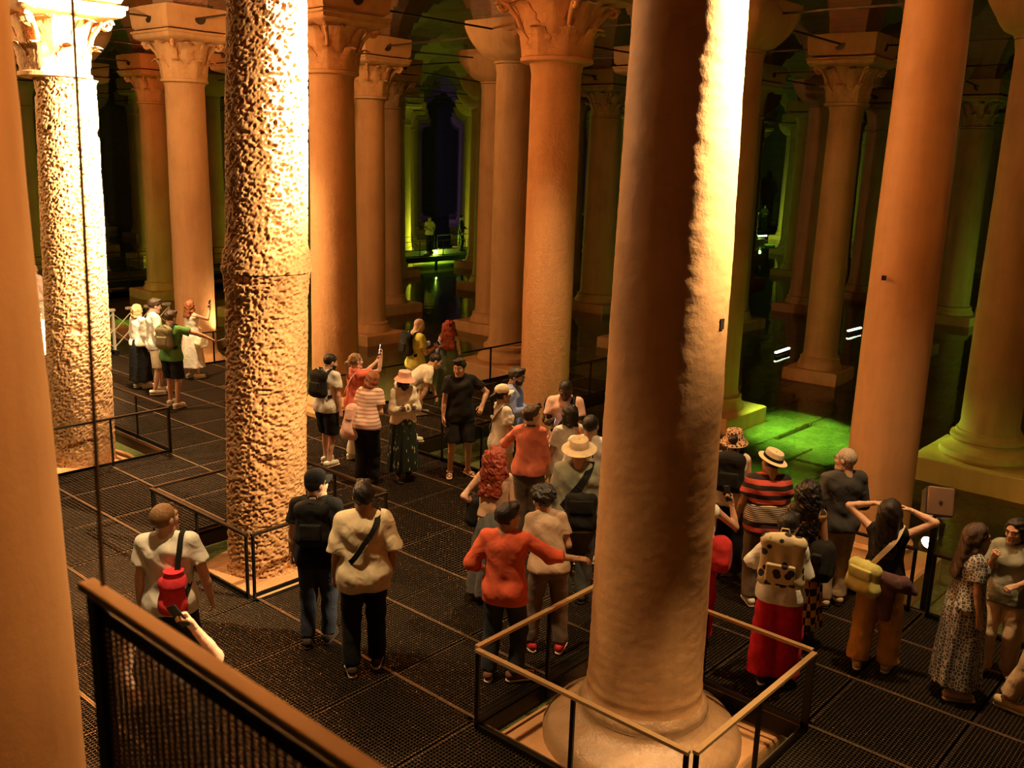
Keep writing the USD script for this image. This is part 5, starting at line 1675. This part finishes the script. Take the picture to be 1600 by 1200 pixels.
p = who('dark haired woman in black top and mustard trousers with both hands on her head', foot=(1362, 1046), top_px=778, face=8, look=4, nod=-4, sex='f', hair='long', hair_m='hair_black', skin_m='skin_fair',
        top=('black_cotton', 'none', -.02, .012), bottom=('mustard_twill', 'trousers', .97, .03), shoes=('tan_shoe', 'shoe', 'sole_white'), R='head', L='head', feet=((-.14, -.03, 14), (.12, .06, -6)), res=.014)
bag_at(p, 'hip_bag', 'lime yellow bag on the hip of the woman with hands on her head', 'bag', (-.14, -.14, .02), (.30, .16, .26), 'lime_bag', 1, 'tan_linen', -25, .045, .02)
t = worn(p, 'tied_jacket', 'dark purple jacket tied round the waist of the woman in mustard trousers', 'jacket')
g = Field((-.35, -.4, .4), (.45, .3, 1.25), .013)
q = p['tp']
g.bone(q(-.02, -.16, .05), q(.20, -.12, .02), .06, .07, .05).bone(q(.20, -.12, .02), q(.30, -.10, -.03), .06, .035, .05).bone(q(.06, -.16, .0), q(.08, -.17, -.30), .10, .06, .06, flat=((0, 1, 0), .5)).wrinkle(.006, 34, 2)
obj('cloth', g.mesh(), 'purple_dark', t, True)

p = who('woman in a blue grey patterned dress and cream shoes in profile', foot=(1492, 1086), top_px=816, face=66, look=8, nod=6, sex='f', hair='long', hair_m='hair_brown', skin_m='skin_tan', fat=1.08,
        top=('lattice_print', 'short', -.02, .016, 1), bottom=('lattice_print', 'dress', .15, .05), shoes=('tan_shoe', 'shoe', 'tan_shoe'), R='down', L='down', feet=((-.12, .02, 4), (.10, -.06, -6)), res=.014)

p = who('woman in a grey top and pale trousers with folded hands at her chin', foot=(1556, 1054), top_px=806, face=192, look=14, nod=8, sex='f', hair='mid', hair_m='hair_black', skin_m='skin_tan',
        top=('grey_tee', 'short', -.12, .016), bottom=('sand_trouser', 'trousers', .95, .016), shoes=('tan_shoe', 'shoe', 'dark_shoe'), R='chin', L='bent', feet=((-.10, .0, 30), (.12, .08, -20)), res=.014)

p = who('person at the right edge of whom a pale trouser leg and sneakers show', foot=(1612, 1112), h=1.72, face=96, hair='short', hair_m='hair_brown', skin_m='skin_tan',
        top=('black_cotton', 'short', -.12, .016), bottom=('sand_trouser', 'trousers', .86, .014), shoes=('tan_shoe', 'shoe', 'sole_white'), R='down', L='down', feet=((-.12, .22, 4), (.10, -.20, -6)))

# far silhouettes on the far walkway
for lab, px, fc, kw in (('tiny dim person with elbows out on the far walkway', 671, 150, dict(R='bent', L='hip', top=('beige_cotton', 'short', -.1, .02))),
                        ('tiny black silhouette in front of a green lit far column', 721, 90, dict(R='down', L='bent', top=('silhouette', 'long', -.1, .02))),
                        ('tiny dark silhouette left of the thick dark column', 908, 30, dict(R='down', L='down', top=('silhouette', 'long', -.1, .02))),
                        ('tiny dim person far right of the huge column', 1193, 170, dict(R='bent', L='bent', top=('grey_dark', 'long', -.1, .02)))):
    d = ray(px, 352)
    k = 33.0 / d[1]
    person(lab, (d[0] * k, 33.0, 0), fc, h=1.75, hair='crew', hair_m='hair_black', skin_m='skin_tan', face_parts=False, res=.03, bottom=('silhouette', 'trousers', .97, .01), shoes=('dark_shoe', 'shoe', 'dark_shoe'), **kw)

# ---------------------------------------------------------------- lamps and small things that the photograph shows
def uplight(name, label, pos, aim, r, lens, stem=None):
    t = thing(name, label, 'lamp', pos)
    a = unit(aim)
    R = trimesh.geometry.align_vectors([0, 0, 1], a)[:3, :3]
    obj('housing', xf(lathe([(r * .55, -r * 1.3), (r * .8, -r * 1.0), (r * 1.05, -.1 * r), (r * 1.05, .12 * r), (r * .93, .12 * r), (r * .9, -.02)], 28), R, (0, 0, 0)), 'lamp_body', t)
    obj('lens', xf(lathe([(.001, .0), (r * .9, .0), (r * .9, .02 * r + .004), (.001, .03 * r + .006)], 28), R, (0, 0, 0)), lens, t)
    if stem:
        obj('stem', tube([-a * r, -a * r + np.array([0, 0, -stem * .4]), np.array([-a[0] * r, -a[1] * r, -stem])], .018, 8), 'black_steel', t)
        obj('foot_plate', box((-a[0] * r, -a[1] * r, -stem + .008), (.16, .16, .016)), 'black_steel', t)
    return t


P_ = at(1449, 848, .66)
uplight('rail_lamp', 'small glowing round lamp clipped to the water railing', P_, (-.45, -.55, .75), .075, 'lens_warm')
q = at(1452, 868, .60)
t = thing('floodlight', 'brown box floodlight on a post at the water railing', 'lamp', (q[0] + .05, q[1], 0))
bx = rbox((.34, .26, .30), .02)
Rb = rotm([0, 0, 1], 25) @ rotm([0, 1, 0], 24)
obj('housing', xf(bx, Rb, (0, 0, 1.17)), 'lamp_body', t, 40)
obj('front_glass', xf(rbox((.30, .012, .26), .005), Rb, Rb @ np.array([0, .135, 0]) + [0, 0, 1.17]), 'phone_body', t, 40)
obj('bracket', cat([bar(Rb @ np.array([s_ * .185, 0, 0]) + [0, 0, 1.17], (s_ * .16, 0, .93), .03, .012) for s_ in (-1, 1)] + [bar((-.16, 0, .93), (.16, 0, .93), .012, .03)]), 'iron', t, False)
obj('post', bar((0, 0, -.1), (0, 0, .94), .06), 'black_steel', t, False)
obj('power_cable', tube([(.08, .02, 1.02), (.13, .0, .86), (.10, -.02, .75), (.05, 0, .66)], .006, 6), 'white_metal', t)
q = at(349, 545, -.1)
uplight('column_lamp', 'white round uplight at the foot of the tan column', (q[0], q[1], .12), (-.2, .3, 1), .14, 'lens_warm', .24)
q = at(1150, 652, WATER_Z)
uplight('water_lamp', 'small dark spotlight on a stem standing in the bright green water', (q[0], q[1], .12), (.5, -.6, -.35), .10, 'lens_green', .72)
for k, (x, y) in enumerate(((628, 408), (650, 405), (772, 444), (930, 406))):
    q = at(x, y, WATER_Z)
    uplight('water_lamp', 'tiny dark lamp on a stem in the far green water', (q[0], q[1], .15), (.6, -.3, -.3), .14, 'lens_green', .75).GetPrim().SetCustomDataByKey('group', 'far water lamps')

# glowing strip kerbs along the water
for a_, b_, lab in (((1212, 551), (1233, 544), 'white lit edge strip left of the olive column'), ((1325, 517), (1345, 512), 'white lit edge strip right of the olive column'), ((687, 393), (720, 391), 'far white lit strip along the dark water'), ((1172, 364), (1198, 363), 'far white lit strip right of the huge column')):
    p0, p1 = at(*a_, -.38), at(*b_, -.38)
    t = thing('light_strip', lab, 'lamp', (p0 + p1) / 2)
    c = (p0 + p1) / 2
    w_ = .07 if np.linalg.norm(c - EYE) < 40 else .16
    obj('diffuser', bar(p0 - c, p1 - c, w_, w_ * .7), 'strip_white', t, False)
    obj('channel', bar(p0 - c - [0, 0, w_ * .6], p1 - c - [0, 0, w_ * .6], w_ * 1.3, w_ * .5), 'iron', t, False)
    for e_ in (p0 - c, p1 - c):
        obj('support', bar(e_ - [0, 0, .1], e_ - [0, 0, .5], .04), 'iron', t, False)

# folding barrier by the left group
q0, q1 = at(168, 556, 0), at(214, 549, 0)
t = thing('folding_barrier', 'white expanding lattice barrier on castors left of the group in white and green', 'barrier', q0)
dv = (q1 - q0)
dv[2] = 0
dv = dv / np.linalg.norm(dv) * .46
Z = np.array([0, 0, 1.0])
for k in range(5):
    c = dv * (k - .6)
    obj('upright', bar(c + Z * .10, c + Z * .98, .065, .045), 'white_metal', t, False)
    hd = obj('top_cap', bar(c + Z * 1.0 - dv * .28, c + Z * 1.0 + dv * .1, .09, .05), 'white_metal', t, False)
    obj('castor', cat([xf(trimesh.creation.cylinder(.05, .03, sections=14), trimesh.geometry.align_vectors([0, 0, 1], unit(np.cross(dv, Z)))[:3, :3], c + Z * .05 + unit(np.cross(dv, Z)) * s_ * .10) for s_ in (-1, 1)] + [bar(c + Z * .09 - unit(np.cross(dv, Z)) * .13, c + Z * .09 + unit(np.cross(dv, Z)) * .13, .05, .04)]), 'phone_body', t, 40)
    if k < 4:
        n = dv * 1.0
        for z0_, z1_ in ((.16, .56), (.56, .16), (.52, .92), (.92, .52)):
            obj('lattice_bar', bar(c + Z * z0_, c + n + Z * z1_, .03, .012), 'white_metal', t, False)

# reading stand on the far walkway, right of the huge column
d = ray(1175, 345)
k = 32.6 / d[1]
t = thing('info_stand', 'white tee shaped reading stand on the far walkway', 'stand', (d[0] * k, 32.6, 0))
obj('stem', bar((0, 0, 0), (0, 0, 1.15), .07), 'white_metal', t, False)
obj('reading_plate', xf(rbox((.85, .4, .04), .01), rotm([0, 0, 1], -YAW * 57.3) @ rotm([1, 0, 0], -25), (0, 0, 1.18)), 'white_metal', t)
obj('foot_plate', box((0, 0, .01), (.4, .4, .02)), 'white_metal', t, False)
